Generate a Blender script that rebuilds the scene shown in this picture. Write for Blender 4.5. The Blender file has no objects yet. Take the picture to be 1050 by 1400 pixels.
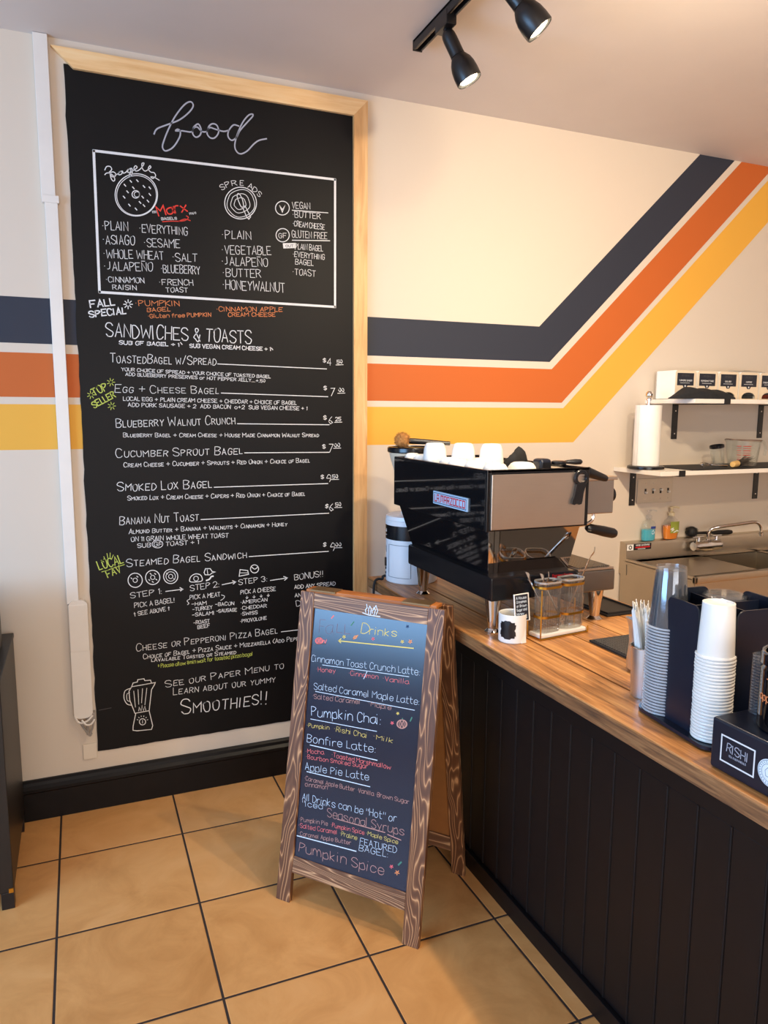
import bpy, bmesh, math, random
from mathutils import Vector, Matrix
random.seed(7)
S = bpy.context.scene
COL = S.collection
PI = math.pi

# ------------------------------------------------------------------ camera
CAM = Vector((-1.1226, -3.1779, 1.6818))
YAW, PITCH, ROLL, FPX = 0.3931, -0.1372, 0.0053, 1004.82
fw = Vector((math.sin(YAW)*math.cos(PITCH), math.cos(YAW)*math.cos(PITCH), math.sin(PITCH)))
rt = fw.cross(Vector((0, 0, 1))).normalized(); upv = rt.cross(fw)
r2 = math.cos(ROLL)*rt + math.sin(ROLL)*upv; u2 = -math.sin(ROLL)*rt + math.cos(ROLL)*upv
cd = bpy.data.cameras.new('camera'); cam = bpy.data.objects.new('camera', cd); COL.objects.link(cam)
cam.matrix_world = Matrix(((r2.x, u2.x, -fw.x, CAM.x), (r2.y, u2.y, -fw.y, CAM.y), (r2.z, u2.z, -fw.z, CAM.z), (0, 0, 0, 1)))
cd.sensor_fit = 'HORIZONTAL'; cd.sensor_width = 36.0; cd.lens = 36.0*FPX/1050.0; cd.clip_start = 0.02
S.camera = cam

# ------------------------------------------------------------------ world, daylight, added front fill, exposure
w = bpy.data.worlds.new('world'); S.world = w; w.use_nodes = True
bg = w.node_tree.nodes['Background']; bg.inputs[0].default_value = (0.62, 0.78, 1.0, 1); bg.inputs[1].default_value = 1.0
S.view_settings.view_transform = 'Standard'; S.view_settings.look = 'None'
S.view_settings.exposure = 0.0; S.view_settings.gamma = 1.0; S.view_settings.use_curve_mapping = False
def area(name, loc, aim, sx, sy, power, color):
    l = bpy.data.lights.new(name, 'AREA'); l.shape = 'RECTANGLE'; l.size = sx; l.size_y = sy; l.energy = power; l.color = color
    o = bpy.data.objects.new(name, l); COL.objects.link(o); o.location = loc
    o.rotation_euler = (Vector(aim)-Vector(loc)).to_track_quat('-Z', 'Y').to_euler(); return o
WIN_Y0, WIN_Y1, WIN_Z0, WIN_Z1, LEFT_X = -3.6, -1.0, 0.88, 2.25, -4.0
WINDOW_POWER, FRONT_POWER, SPOT_POWER = 165, 118, 62
area('window_daylight', (LEFT_X-0.03, (WIN_Y0+WIN_Y1)/2, (WIN_Z0+WIN_Z1)/2), (0, (WIN_Y0+WIN_Y1)/2, (WIN_Z0+WIN_Z1)/2), WIN_Y1-WIN_Y0, WIN_Z1-WIN_Z0, WINDOW_POWER, (0.30, 0.59, 1.0))
area('front_fill', (-0.9, -6.97, 1.6), (-0.9, 0, 1.6), 3.6, 2.2, FRONT_POWER, (1.0, 0.94, 0.88))  # unseen warm-neutral fill behind the camera, added to lift the lower scene
SPOT_COL = (1.0, 0.82, 0.58)

# ------------------------------------------------------------------ mesh helpers (everything is authored in room coordinates)
ROOTS = {}
class MB:
    def __init__(s): s.bm = bmesh.new()
    def box(s, x0, x1, y0, y1, z0, z1, bev=0, seg=2, M=None):
        vs = [s.bm.verts.new((x, y, z)) for x in (x0, x1) for y in (y0, y1) for z in (z0, z1)]
        fs = [s.bm.faces.new([vs[i] for i in q]) for q in ((0,1,3,2),(4,6,7,5),(0,4,5,1),(2,3,7,6),(0,2,6,4),(1,5,7,3))]
        if bev > 0:
            es = list({e for f in fs for e in f.edges})
            r = bmesh.ops.bevel(s.bm, geom=es, offset=bev, segments=seg, affect='EDGES', profile=0.5)
            vs = list({v for f in r['faces'] for v in f.verts} | {v for v in vs if v.is_valid})
        if M is not None:
            for v in vs: v.co = M @ v.co
        return s
    def quad(s, *ps): s.bm.faces.new([s.bm.verts.new(p) for p in ps]); return s
    def rings(s, rings, closed=False, cap=True):
        n = len(rings[0]); R = [[s.bm.verts.new(p) for p in r] for r in rings]
        m = len(R)
        for i in range(m if closed else m-1):
            a, b = R[i], R[(i+1) % m]
            for k in range(n): s.bm.faces.new((a[k], a[(k+1) % n], b[(k+1) % n], b[k]))
        if cap and not closed:
            s.bm.faces.new(list(reversed(R[0]))); s.bm.faces.new(R[-1])
        return s
    def lathe(s, prof, c=(0,0,0), seg=28, axis=None, cap=False):
        c = Vector(c); Q = Matrix.Identity(3) if axis is None else Vector(axis).to_track_quat('Z', 'Y').to_matrix()
        rs = [[c + Q @ Vector((r*math.cos(2*PI*k/seg), r*math.sin(2*PI*k/seg), z)) for k in range(seg)] for r, z in prof]
        return s.rings(rs, cap=cap)
    def cyl(s, p0, p1, r0, r1=None, seg=20):
        p0, p1 = Vector(p0), Vector(p1); h = (p1-p0).length
        return s.lathe([(r0, 0), (r0 if r1 is None else r1, h)], p0, seg, p1-p0, cap=True)
    def tube(s, pts, r, seg=8, sub=0, closed=False, taper=None):
        pts = [Vector(p) for p in pts]
        if sub: pts = catmull(pts, sub, closed)
        rs = []; n = len(pts); nrm = None
        for i, p in enumerate(pts):
            t = (pts[(i+1) % n]-pts[i-1]) if (closed or 0 < i < n-1) else (pts[1]-pts[0] if i == 0 else pts[-1]-pts[-2])
            t.normalize()
            if nrm is None: nrm = t.orthogonal().normalized()
            nrm = (nrm - t*nrm.dot(t)).normalized(); b = t.cross(nrm)
            rr = r if taper is None else r*(taper[0]+(taper[1]-taper[0])*i/(n-1))
            rs.append([p + rr*(math.cos(2*PI*k/seg)*nrm + math.sin(2*PI*k/seg)*b) for k in range(seg)])
        return s.rings(rs, closed=closed)
    def prism(s, poly, O, U, V, N, t, bev=0):
        O, U, V, N = Vector(O), Vector(U), Vector(V), Vector(N)
        a = [s.bm.verts.new(O+U*x+V*y) for x, y in poly]; b = [s.bm.verts.new(O+U*x+V*y+N*t) for x, y in poly]
        n = len(poly); fs = [s.bm.faces.new(a), s.bm.faces.new(b)]
        for k in range(n): fs.append(s.bm.faces.new((a[k], a[(k+1) % n], b[(k+1) % n], b[k])))
        return s
    def ribbon(s, pts, wd, O, U, V, closed=False):
        O, U, V = Vector(O), Vector(U), Vector(V); n = len(pts); L = []
        if n == 1: pts = [pts[0], (pts[0][0]+wd*.6, pts[0][1])]; n = 2
        for i in range(n):
            if closed: d0 = (pts[i][0]-pts[i-1][0], pts[i][1]-pts[i-1][1]); j = (i+1) % n; d1 = (pts[j][0]-pts[i][0], pts[j][1]-pts[i][1])
            else:
                a = max(0, i-1); b = min(n-1, i+1)
                d0 = (pts[i][0]-pts[a][0], pts[i][1]-pts[a][1]) if i > 0 else (pts[1][0]-pts[0][0], pts[1][1]-pts[0][1])
                d1 = (pts[b][0]-pts[i][0], pts[b][1]-pts[i][1]) if i < n-1 else d0
            l0 = math.hypot(*d0) or 1e-9; l1 = math.hypot(*d1) or 1e-9
            n0 = (-d0[1]/l0, d0[0]/l0); n1 = (-d1[1]/l1, d1[0]/l1)
            m = (n0[0]+n1[0], n0[1]+n1[1]); q = m[0]**2+m[1]**2
            k = 2/q if q > .35 else 2/.35*.7
            m = (m[0]*k*wd/2, m[1]*k*wd/2)
            ex = [0, 0]
            if not closed and i in (0, n-1):
                sg = -1 if i == 0 else 1; ex = [sg*d1[0]/l1*wd*.35, sg*d1[1]/l1*wd*.35]
            L.append(((pts[i][0]+m[0]+ex[0], pts[i][1]+m[1]+ex[1]), (pts[i][0]-m[0]+ex[0], pts[i][1]-m[1]+ex[1])))
        vs = [[s.bm.verts.new(O+U*p[0]+V*p[1]) for p in q] for q in L]
        for i in range(n if closed else n-1):
            a, b = vs[i], vs[(i+1) % n]
            s.bm.faces.new((a[0], a[1], b[1], b[0]))
        return s
    def build(s, name, m, parent=None, origin=None, smooth=35, fix=True, **props):
        if fix: bmesh.ops.recalc_face_normals(s.bm, faces=s.bm.faces)
        me = bpy.data.meshes.new(name); s.bm.to_mesh(me); s.bm.free()
        M = ROOTS.get(parent.name) if parent else (Matrix.Translation(origin) if origin else None)
        if M is not None: me.transform(M.inverted())
        if smooth:
            for p in me.polygons: p.use_smooth = True
            me.set_sharp_from_angle(angle=math.radians(smooth))
        me.materials.append(m)
        o = bpy.data.objects.new(name, me); COL.objects.link(o)
        if smooth: wn = o.modifiers.new('weighted_normals', 'WEIGHTED_NORMAL'); wn.keep_sharp = True
        if parent: o.parent = parent; ROOTS[o.name] = M if M is not None else Matrix.Identity(4)
        elif origin: o.location = origin; ROOTS[o.name] = M
        for k, v in props.items(): o[k] = v
        return o
def catmull(p, sub, closed=False):
    p = [Vector(q) for q in p]; n = len(p); out = []
    for i in range(n if closed else n-1):
        a, b, c, d = (p[i-1] if (closed or i > 0) else p[0]), p[i], p[(i+1) % n], (p[(i+2) % n] if (closed or i+2 < n) else p[-1])
        for k in range(sub):
            t = k/sub
            out.append(.5*((2*b)+(c-a)*t+(2*a-5*b+4*c-d)*t*t+(3*b-a-3*c+d)*t**3))
    if not closed: out.append(p[-1])
    return out
def thing(name, label, cat, loc=(0,0,0), rotz=0, group=None):
    o = bpy.data.objects.new(name, None); COL.objects.link(o); o.empty_display_size = .05
    o.location = loc; o.rotation_euler = (0, 0, rotz); o['label'] = label; o['category'] = cat
    if group: o['group'] = group
    ROOTS[o.name] = Matrix.Translation(loc) @ Matrix.Rotation(rotz, 4, 'Z'); return o
def tag(o, label, cat, group=None):
    o['label'] = label; o['category'] = cat
    if group: o['group'] = group
    return o
def struct(o): o['kind'] = 'structure'; return o
def dup(root, loc, rot=None, label=None, group=None):
    r = root.copy(); COL.objects.link(r); r.location = loc
    if rot is not None: r.rotation_euler = rot
    if label: r['label'] = label
    if group: r['group'] = group
    for ch in list(root.children):
        c = ch.copy(); COL.objects.link(c); c.parent = r
        for g in list(ch.children):
            d = g.copy(); COL.objects.link(d); d.parent = c
    return r
def rrect(w, h, r, n=5, cx=0, cy=0):
    out = []
    for (sx, sy, a0) in ((1,1,0),(-1,1,PI/2),(-1,-1,PI),(1,-1,1.5*PI)):
        for k in range(n+1):
            a = a0+PI/2*k/n; out.append((cx+sx*(w/2-r)+r*math.cos(a), cy+sy*(h/2-r)+r*math.sin(a)))
    return out

# ------------------------------------------------------------------ materials
def s2l(c): return tuple(((v/255)/12.92 if v/255 <= .04045 else ((v/255+.055)/1.055)**2.4) for v in c)
class NT:
    def __init__(s, name):
        s.m = bpy.data.materials.new(name); s.m.use_nodes = True; s.t = s.m.node_tree; s.b = s.t.nodes['Principled BSDF']; s.out = s.t.nodes['Material Output']
    def n(s, ty, **kw):
        o = s.t.nodes.new(ty)
        for k, v in kw.items():
            if k.startswith('i_'): o.inputs[k[2:].replace('_', ' ')].default_value = v
            else: setattr(o, k, v)
        return o
    def l(s, a, b): s.t.links.new(a, b)
    def math(s, op, a, b=None, c=None):
        o = s.t.nodes.new('ShaderNodeMath'); o.operation = op
        for i, v in enumerate((a, b, c)):
            if v is None: continue
            if isinstance(v, (int, float)): o.inputs[i].default_value = v
            else: s.l(v, o.inputs[i])
        return o.outputs[0]
    def ramp(s, fac, stops, interp='LINEAR'):
        r = s.t.nodes.new('ShaderNodeValToRGB'); r.color_ramp.interpolation = interp; e = r.color_ramp.elements
        while len(e) < len(stops): e.new(0.5)
        for q, (p, c) in zip(e, stops): q.position = p; q.color = (*c, 1) if len(c) == 3 else c
        s.l(fac, r.inputs[0]); return r.outputs[0]
    def obj(s, scale=(1,1,1), rot=(0,0,0)):
        t = s.n('ShaderNodeTexCoord'); m = s.n('ShaderNodeMapping'); m.inputs['Scale'].default_value = scale; m.inputs['Rotation'].default_value = rot
        s.l(t.outputs['Object'], m.inputs[0]); return m.outputs[0]
    def noise(s, vec, scale, detail=3, rough=.5, dist=0):
        n = s.n('ShaderNodeTexNoise'); n.inputs['Scale'].default_value = scale; n.inputs['Detail'].default_value = detail
        n.inputs['Roughness'].default_value = rough; n.inputs['Distortion'].default_value = dist; s.l(vec, n.inputs['Vector']); return n.outputs['Fac']
    def bump(s, h, strength, dist=.002):
        b = s.n('ShaderNodeBump'); b.inputs['Strength'].default_value = strength; b.inputs['Distance'].default_value = dist
        s.l(h, b.inputs['Height']); s.l(b.outputs[0], s.b.inputs['Normal'])
    def set(s, **kw):
        for k, v in kw.items():
            i = s.b.inputs[k.replace('_', ' ')]
            i.default_value = (*v, 1) if isinstance(v, tuple) and len(v) == 3 else v
        return s
MATS = {}
def mat(name, col, rough=.5, metal=0, var=.06, nscale=18, bump=0, spec=.5, coat=0, **kw):
    if name in MATS: return MATS[name]
    N = NT(name); c = s2l(col); f = N.noise(N.obj(), nscale, 3)
    N.l(N.ramp(f, [(.25, tuple(v*(1-var) for v in c)), (.75, tuple(min(1, v*(1+var)) for v in c))]), N.b.inputs['Base Color'])
    N.set(Roughness=rough, Metallic=metal); N.b.inputs['Specular IOR Level'].default_value = spec
    if coat: N.b.inputs['Coat Weight'].default_value = coat; N.b.inputs['Coat Roughness'].default_value = .03
    if bump: N.bump(f, bump)
    for k, v in kw.items(): N.set(**{k: v})
    MATS[name] = N.m; return N.m
def brushed(name, col, rough, axis=(2, 2, 120)):
    N = NT(name); f = N.noise(N.obj(axis), 6, 4, .6); c = s2l(col)
    N.l(N.ramp(f, [(.3, tuple(v*.96 for v in c)), (.7, c)]), N.b.inputs['Base Color'])
    N.l(N.ramp(f, [(.3, (rough*.93,)*3), (.7, (rough*1.07,)*3)]), N.b.inputs['Roughness']); N.set(Metallic=1.0); return N.m
def wood(name, cols, stretch, scale=6, rough=.5, bump=.15, rings=False, coat=0):
    N = NT(name); oi = N.n('ShaderNodeObjectInfo'); v = N.obj(stretch)
    add = N.n('ShaderNodeVectorMath', operation='ADD'); N.l(v, add.inputs[0])
    sc = N.n('ShaderNodeVectorMath', operation='SCALE'); cb = N.n('ShaderNodeCombineXYZ')
    for i in range(3): N.l(oi.outputs['Random'], cb.inputs[i])
    N.l(cb.outputs[0], sc.inputs[0]); sc.inputs['Scale'].default_value = 37.0; N.l(sc.outputs[0], add.inputs[1]); v = add.outputs[0]
    a = N.noise(v, scale, 5, .6, .6)
    if rings == 'contour':
        g = N.noise(v, scale, 2, .4, .3); fr = N.math('FRACT', N.math('MULTIPLY', g, 18.0)); ed = N.math('MULTIPLY', N.math('ABSOLUTE', N.math('SUBTRACT', fr, .5)), 2.0)
        a = N.math('ADD', N.math('MULTIPLY', N.math('POWER', ed, 3.2), .8), N.math('MULTIPLY', a, .3))
    elif rings:
        wv = N.n('ShaderNodeTexWave', wave_type='BANDS', bands_direction='X'); wv.inputs['Scale'].default_value = rings; wv.inputs['Distortion'].default_value = 9
        wv.inputs['Detail'].default_value = 2.5; wv.inputs['Detail Scale'].default_value = .55; N.l(v, wv.inputs['Vector'])
        a = N.math('ADD', N.math('MULTIPLY', a, .35), N.math('MULTIPLY', wv.outputs['Fac'], .65))
    k = [s2l(c) for c in cols]; pos = [.28, .5, .74] if not rings else ([.12, .5, .95] if rings == 'contour' else [.2, .6, .9])
    N.l(N.ramp(a, list(zip(pos, k))), N.b.inputs['Base Color']); N.set(Roughness=rough); N.bump(a, bump, .001)
    if coat: N.b.inputs['Coat Weight'].default_value = coat; N.b.inputs['Coat Roughness'].default_value = .15
    return N.m
def clear(name, tint=(1,1,1), fres=.5, alpha=.9, rough=.04, mid=.12):
    """thin clear plastic or glass wall: mostly see-through with a fresnel reflection"""
    N = NT(name); t = N.n('ShaderNodeBsdfTransparent'); t.inputs[0].default_value = (*tint, 1)
    g = N.n('ShaderNodeBsdfGlossy'); g.inputs['Roughness'].default_value = rough; d = N.n('ShaderNodeBsdfDiffuse'); d.inputs[0].default_value = (.8, .84, .88, 1)
    lw = N.n('ShaderNodeLayerWeight'); lw.inputs[0].default_value = fres
    m1 = N.n('ShaderNodeMixShader'); m1.inputs[0].default_value = alpha; N.l(d.outputs[0], m1.inputs[1]); N.l(t.outputs[0], m1.inputs[2])
    m2 = N.n('ShaderNodeMixShader'); f = N.ramp(lw.outputs['Facing'], [(0, (.035,)*3), (.7, (mid,)*3), (1, (.7,)*3)]); N.l(f, m2.inputs[0])
    N.l(m1.outputs[0], m2.inputs[1]); N.l(g.outputs[0], m2.inputs[2]); N.l(m2.outputs[0], N.out.inputs[0]); return N.m
def emit(name, col, st):
    N = NT(name); N.b.inputs['Emission Color'].default_value = (*col, 1); N.b.inputs['Emission Strength'].default_value = st; N.set(Base_Color=(.9, .9, .9)); return N.m

# painted wall with the three retro stripes that turn up at 45 degrees
def wall_paint():
    N = NT('wall_paint_stripes'); tc = N.n('ShaderNodeTexCoord'); sp = N.n('ShaderNodeSeparateXYZ'); N.l(tc.outputs['Object'], sp.inputs[0])
    x, z = sp.outputs['X'], sp.outputs['Z']
    d1 = N.math('SUBTRACT', 2.105, z)
    th = math.radians(43.9)
    line = N.math('ADD', N.math('MULTIPLY', N.math('SUBTRACT', x, 1.027), math.tan(th)), 2.105)
    d2 = N.math('MULTIPLY', N.math('SUBTRACT', line, z), math.cos(th))
    d = N.math('MAXIMUM', d1, d2)
    cream = s2l((214, 199, 181))
    col = N.ramp(d, [(0, cream), (.0005, s2l((47, 50, 61))), (.1745, cream), (.2095, s2l((193, 98, 42))), (.3755, cream), (.403, s2l((229, 170, 66))), (.579, cream)], 'CONSTANT')
    N.l(col, N.b.inputs['Base Color']); f = N.noise(tc.outputs['Object'], 9, 4); N.bump(f, .12, .004); N.set(Roughness=.62); N.b.inputs['Specular IOR Level'].default_value = .3
    return N.m
def tile_floor():
    N = NT('tan_floor_tiles'); tc = N.n('ShaderNodeTexCoord'); sp = N.n('ShaderNodeSeparateXYZ'); N.l(tc.outputs['Object'], sp.inputs[0])
    def grid(s, off):
        u = N.math('DIVIDE', N.math('SUBTRACT', s, off), .45); fr = N.math('FRACT', u)
        return N.math('ABSOLUTE', N.math('SUBTRACT', fr, .5)), N.math('FLOOR', u)
    gx, ix = grid(sp.outputs['X'], -1.2629); gy, iy = grid(sp.outputs['Y'], -.3435)
    e = N.math('MAXIMUM', gx, gy); grout = N.math('GREATER_THAN', e, .4915)
    wn = N.n('ShaderNodeTexWhiteNoise', noise_dimensions='2D'); cb = N.n('ShaderNodeCombineXYZ'); N.l(ix, cb.inputs[0]); N.l(iy, cb.inputs[1]); N.l(cb.outputs[0], wn.inputs['Vector'])
    a = N.noise(tc.outputs['Object'], 4.5, 5, .62, 1.2); b = N.noise(tc.outputs['Object'], 1.2, 2)
    f = N.math('ADD', N.math('ADD', N.math('MULTIPLY', a, .6), N.math('MULTIPLY', b, .25)), N.math('MULTIPLY', wn.outputs['Value'], .15))
    base = N.ramp(f, [(.3, s2l((198, 137, 76))), (.5, s2l((219, 158, 94))), (.7, s2l((231, 173, 111)))])
    mx = N.n('ShaderNodeMix', data_type='RGBA'); N.l(grout, mx.inputs[0]); N.l(base, mx.inputs[6]); mx.inputs[7].default_value = (*s2l((52, 38, 30)), 1); N.l(mx.outputs[2], N.b.inputs['Base Color'])
    N.l(N.ramp(grout, [(0, (.42,)*3), (1, (.9,)*3)]), N.b.inputs['Roughness'])
    h = N.math('ADD', N.math('MULTIPLY', N.ramp(e, [(.485, (1,)*3), (.493, (0,)*3)]), 1.0), N.math('MULTIPLY', a, .25)); N.bump(h, .35, .003); return N.m
def hexmat():
    N = NT('black_rubber_honeycomb'); v = N.n('ShaderNodeTexVoronoi', feature='DISTANCE_TO_EDGE'); v.inputs['Scale'].default_value = 120; v.inputs['Randomness'].default_value = 0.15
    N.l(N.obj((1, .8, 1)), v.inputs['Vector']); N.l(N.ramp(v.outputs['Distance'], [(.1, s2l((74, 70, 68))), (.25, s2l((12, 11, 12)))]), N.b.inputs['Base Color'])
    N.set(Roughness=.55); N.bump(N.ramp(v.outputs['Distance'], [(.08, (1,)*3), (.3, (0,)*3)]), .8, .003); return N.m

M_wall = wall_paint(); M_floor = tile_floor()
M_ceil = mat('ceiling_paint', (214, 204, 197), .7, var=.03, nscale=3, bump=.1)
M_plain = mat('cream_wall_paint', (222, 208, 188), .65, var=.02)
M_black_trim = mat('black_gloss_trim_paint', (14, 11, 11), .42, var=.3, bump=.15, spec=.25)
M_board = mat('black_chalkboard_paint', (13, 11, 12), .5, var=.18, nscale=2.2, spec=.2)
M_sboard = mat('slate_board_face', (12, 25, 48), .2, var=.15, nscale=5, spec=.65)
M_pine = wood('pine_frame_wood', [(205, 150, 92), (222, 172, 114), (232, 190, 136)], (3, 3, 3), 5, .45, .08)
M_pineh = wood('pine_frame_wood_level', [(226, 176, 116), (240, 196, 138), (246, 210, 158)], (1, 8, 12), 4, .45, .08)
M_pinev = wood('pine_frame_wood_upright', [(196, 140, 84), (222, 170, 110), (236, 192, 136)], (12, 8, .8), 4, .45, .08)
M_signv = wood('stained_sign_wood_upright', [(92, 56, 32), (134, 90, 58), (206, 156, 108)], (9, 9, .62), 1.6, .5, .2, rings='contour')
M_signh = wood('stained_sign_wood_level', [(102, 68, 44), (144, 104, 74), (212, 168, 124)], (.7, 9, 9), 1.6, .5, .2, rings='contour')
M_oak = wood('oiled_counter_wood', [(112, 68, 32), (182, 122, 66), (220, 162, 98)], (20, 1.3, 20), 3.0, .45, .25, coat=.1)
M_oakedge = wood('oiled_counter_edge_wood', [(72, 46, 28), (128, 86, 50), (170, 122, 76)], (9, 1.6, 30), 4, .55, .4)
M_panel = mat('black_panelling_paint', (14, 11, 13), .42, spec=.3, var=.15, bump=.05)
M_mach_black = mat('black_glass_panel', (9, 9, 13), .06, var=.1, spec=.6, coat=.4)
M_black_satin = mat('black_satin_enamel', (14, 14, 18), .22, var=.1)
M_steel = brushed('brushed_steel', (222, 210, 198), .3, (2, 2, 60))
M_cupsteel = brushed('pale_cup_steel', (216, 218, 222), .34, (2, 2, 60))
M_mirror = brushed('polished_steel', (190, 180, 172), .05, (1, 1, 3))
M_chrome = mat('chrome', (225, 222, 220), .08, 1, var=.02)
M_sink = brushed('satin_sink_steel', (196, 184, 166), .34, (40, 2, 2))
M_darksteel = brushed('dark_drip_tray_steel', (150, 147, 144), .3, (30, 2, 2))
M_white = mat('white_glazed_ceramic', (238, 234, 226), .18, var=.01)
M_whitepl = mat('white_appliance_plastic', (226, 228, 232), .3, var=.01)
M_paper = mat('white_paper', (240, 236, 228), .75, var=.02)
M_cream = mat('cream_card', (226, 206, 178), .6, var=.03)
M_blackpl = mat('black_plastic', (20, 20, 24), .3, var=.1)
M_holder = mat('navy_black_acrylic', (18, 25, 40), .3, var=.1)
M_rubber = mat('black_rubber', (20, 18, 18), .6, var=.15)
M_hex = hexmat()
M_cloth = mat('black_cloth', (27, 27, 29), .9, var=.25, nscale=60, bump=.3)
M_ribbed = clear('ribbed_clear_acrylic', (.985, .985, .98), alpha=.985, rough=.03, mid=.3)
M_glass = clear('clear_glass', (.97, .98, .97), alpha=.98)
M_plastic = clear('clear_cup_plastic', (.95, .96, .98), alpha=.975, rough=.06)
M_gold = mat('gold_wire', (214, 160, 62), .28, 1, var=.03)
M_navy = mat('navy_label_card', (27, 31, 44), .5, var=.05)
M_blue = mat('blue_soap', (70, 178, 200), .2, var=.03); M_orange = mat('orange_soap', (232, 132, 30), .2, var=.03)
M_green = mat('green_label', (150, 160, 60), .5); M_bluelab = mat('blue_label', (40, 62, 140), .5)
M_red = mat('red_enamel', (206, 30, 38), .4); M_badge = mat('pale_blue_badge', (178, 208, 236), .3, var=.02)
M_coir = mat('coir_bristle', (176, 124, 66), .9, var=.4, nscale=90, bump=1)
M_lampblack = mat('black_lamp_enamel', (24, 22, 22), .35, var=.1)
M_mdf = mat('brown_board_back', (150, 96, 46), .6, var=.1)
M_foam = mat('grey_wire', (150, 142, 134), .5)
CH = {'w': mat('white_chalk', (226, 224, 222), .9), 'g': mat('silver_chalk', (170, 170, 180), .8), 'r': mat('red_paint_pen', (228, 58, 42), .7), 'o': mat('orange_chalk', (226, 136, 82), .9),
      'y': mat('yellow_green_chalk', (190, 200, 90), .9), 'k': mat('dark_ink', (25, 22, 22), .8), 'd': mat('faint_chalk', (84, 80, 80), .9),
      'sw': mat('pale_blue_chalk', (214, 230, 244), .9), 'rd': mat('coral_chalk', (246, 122, 118), .9), 'pk': mat('pink_chalk', (236, 110, 120), .9), 'yl': mat('yellow_chalk', (230, 206, 110), .9),
      'br': mat('rose_brown_chalk', (196, 146, 134), .9), 'or': mat('peach_chalk', (236, 150, 96), .9), 'gn': mat('green_chalk', (74, 132, 112), .9), 'bl': mat('deep_blue_chalk', (44, 70, 110), .9), 'p2': mat('faint_pink_chalk', (128, 104, 116), .9)}

# ------------------------------------------------------------------ single-stroke lettering (grid: x 0-6, y 2 = baseline, 8 = capital height)
GL = {}
def gl(ch, wd, s): GL[ch] = (wd, [(q.startswith('~'), [(int(a[0]), int(a[1])) for a in [q.lstrip('~')[i:i+2] for i in range(0, len(q.lstrip('~')), 2)]]) for q in s.split()])
for ch, wd, s in [('A',4,'022842 1434'),('B',4,'0208 ~0828472505 ~0525443202'),('C',4,'~47381806041232 ~3243'),('D',4,'0208 ~082846442202'),('E',4,'48080242 0535'),('F',4,'480802 0535'),
 ('G',4,'~47381806041232 ~324425 2545'),('H',4,'0802 4842 0545'),('I',1,'0802'),('J',3,'~28241303'),('K',4,'0802 480542'),('L',3,'080232'),('M',5,'0208255852'),('N',4,'02084248'),
 ('O',4,'~2807050412324447382807'),('P',4,'0208 ~0828472505'),('Q',4,'~28070504123244473828 3351'),('R',4,'0208 ~0828472505 2542'),('S',4,'~47381807062544433212 1203'),('T',4,'0848 2822'),
 ('U',4,'~080412324448'),('V',4,'082248'),('W',6,'0812365268'),('X',4,'0842 4802'),('Y',4,'082548 2522'),('Z',4,'08480242'),('Ñ',4,'02084248 ~09192939'),
 ('0',3,'~18060413223436281806'),('1',1,'0718 1812'),('2',4,'~0718384624 240242'),('3',4,'~0718384625 ~2544321203'),('4',4,'32380444'),('5',4,'480805 ~0535443212 1203'),('6',4,'~38160413223343341504'),
 ('7',4,'084812'),('8',4,'~28071625443322130425362728'),('9',4,'~47281705254547 474432'),
 ('a',4,'~46260503123244 464352'),('b',4,'0802 ~05263643321203'),('c',4,'~453616041232 3243'),('d',4,'~4526160412324345 4842'),('e',4,'0444 ~4445361604123243'),
 ('f',3,'~38281713 1312 0636'),('g',4,'~45361604123244 ~46413010'),('h',4,'0802 ~0416364542'),('i',1,'0602 0808'),('j',2,'~16110000 1818'),('k',4,'0802 360432'),('l',1,'0802'),
 ('m',6,'0602 ~0416263432 ~3446566462'),('n',4,'0602 ~0416364542'),('o',4,'~26160412324436 3626'),('p',4,'0600 ~05263643321203'),('q',4,'~4526160412324345 4640'),('r',3,'0602 ~041636'),
 ('s',4,'~453616052443321203'),('t',3,'~18132232 0636'),('u',4,'~060312324446 4642'),('v',4,'062246'),('w',6,'0612355266'),('x',4,'0642 4602'),('y',4,'0623 4610'),('z',4,'06460242'),
 ('+',4,'0545 2723'),('-',3,'0535'),('&',4,'~421728370413223245'),('$',4,'~4738180706254443321203 2921'),('·',1,'0505'),('.',1,'0202'),(',',1,'1201'),('!',1,'0804 0202'),(':',1,'0505 0202'),('/',3,'0238'),
 ('(',2,'~28060422'),(')',2,'~08262402'),('*',2,'0527 0725 1418'),('"',2,'0806 2826'),('^',2,'1218 061826'),("'",1,'0806'),('@',4,'~28070412324447')]:
    gl(ch, wd, s)
def text_strokes(s, mode, u0, v0, u1, v1, h, jit=.06):
    """strokes of one hand-lettered line, fitted between two baseline points"""
    x = 0; seq = []
    for ch in s:
        if ch == ' ': x += 2.6; continue
        c, k = ch, 1.0
        if 'c' in mode and ch.islower(): c, k = ch.upper(), .72
        if c not in GL: c = '-'
        wd, st = GL[c]
        seq.append((x, k, st)); x += wd*k+1.35
    tot = max(x-1.35, 1); L = math.hypot(u1-u0, v1-v0); sx = L/tot; sy = h/6
    ca, sa = (u1-u0)/L, (v1-v0)/L; out = []
    for ox, k, st in seq:
        kk = k*(1+random.uniform(-jit, jit)); dy = random.uniform(-.25, .25); sl = random.uniform(-.05, .1)
        for sm, pts in st:
            q = [((ox+px*k+sl*(py-2))*sx, ((py-2)*kk+dy)*sy) for px, py in pts]
            if sm and len(q) > 2: q = [(a.x, a.y) for a in catmull([(p[0], p[1], 0) for p in q], 4)]
            if len(q) == 2 and q[0] == q[1]: q = [q[0]]
            out.append([(u0+a*ca-b*sa, v0+a*sa+b*ca) for a, b in q])
    return out
def simple_text(mb, s, O, U, V, length, h, wd, mode=''):
    for st in text_strokes(s, mode, 0, 0, length, 0, h, 0): mb.ribbon(st, wd, O, U, V)
    return mb
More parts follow.
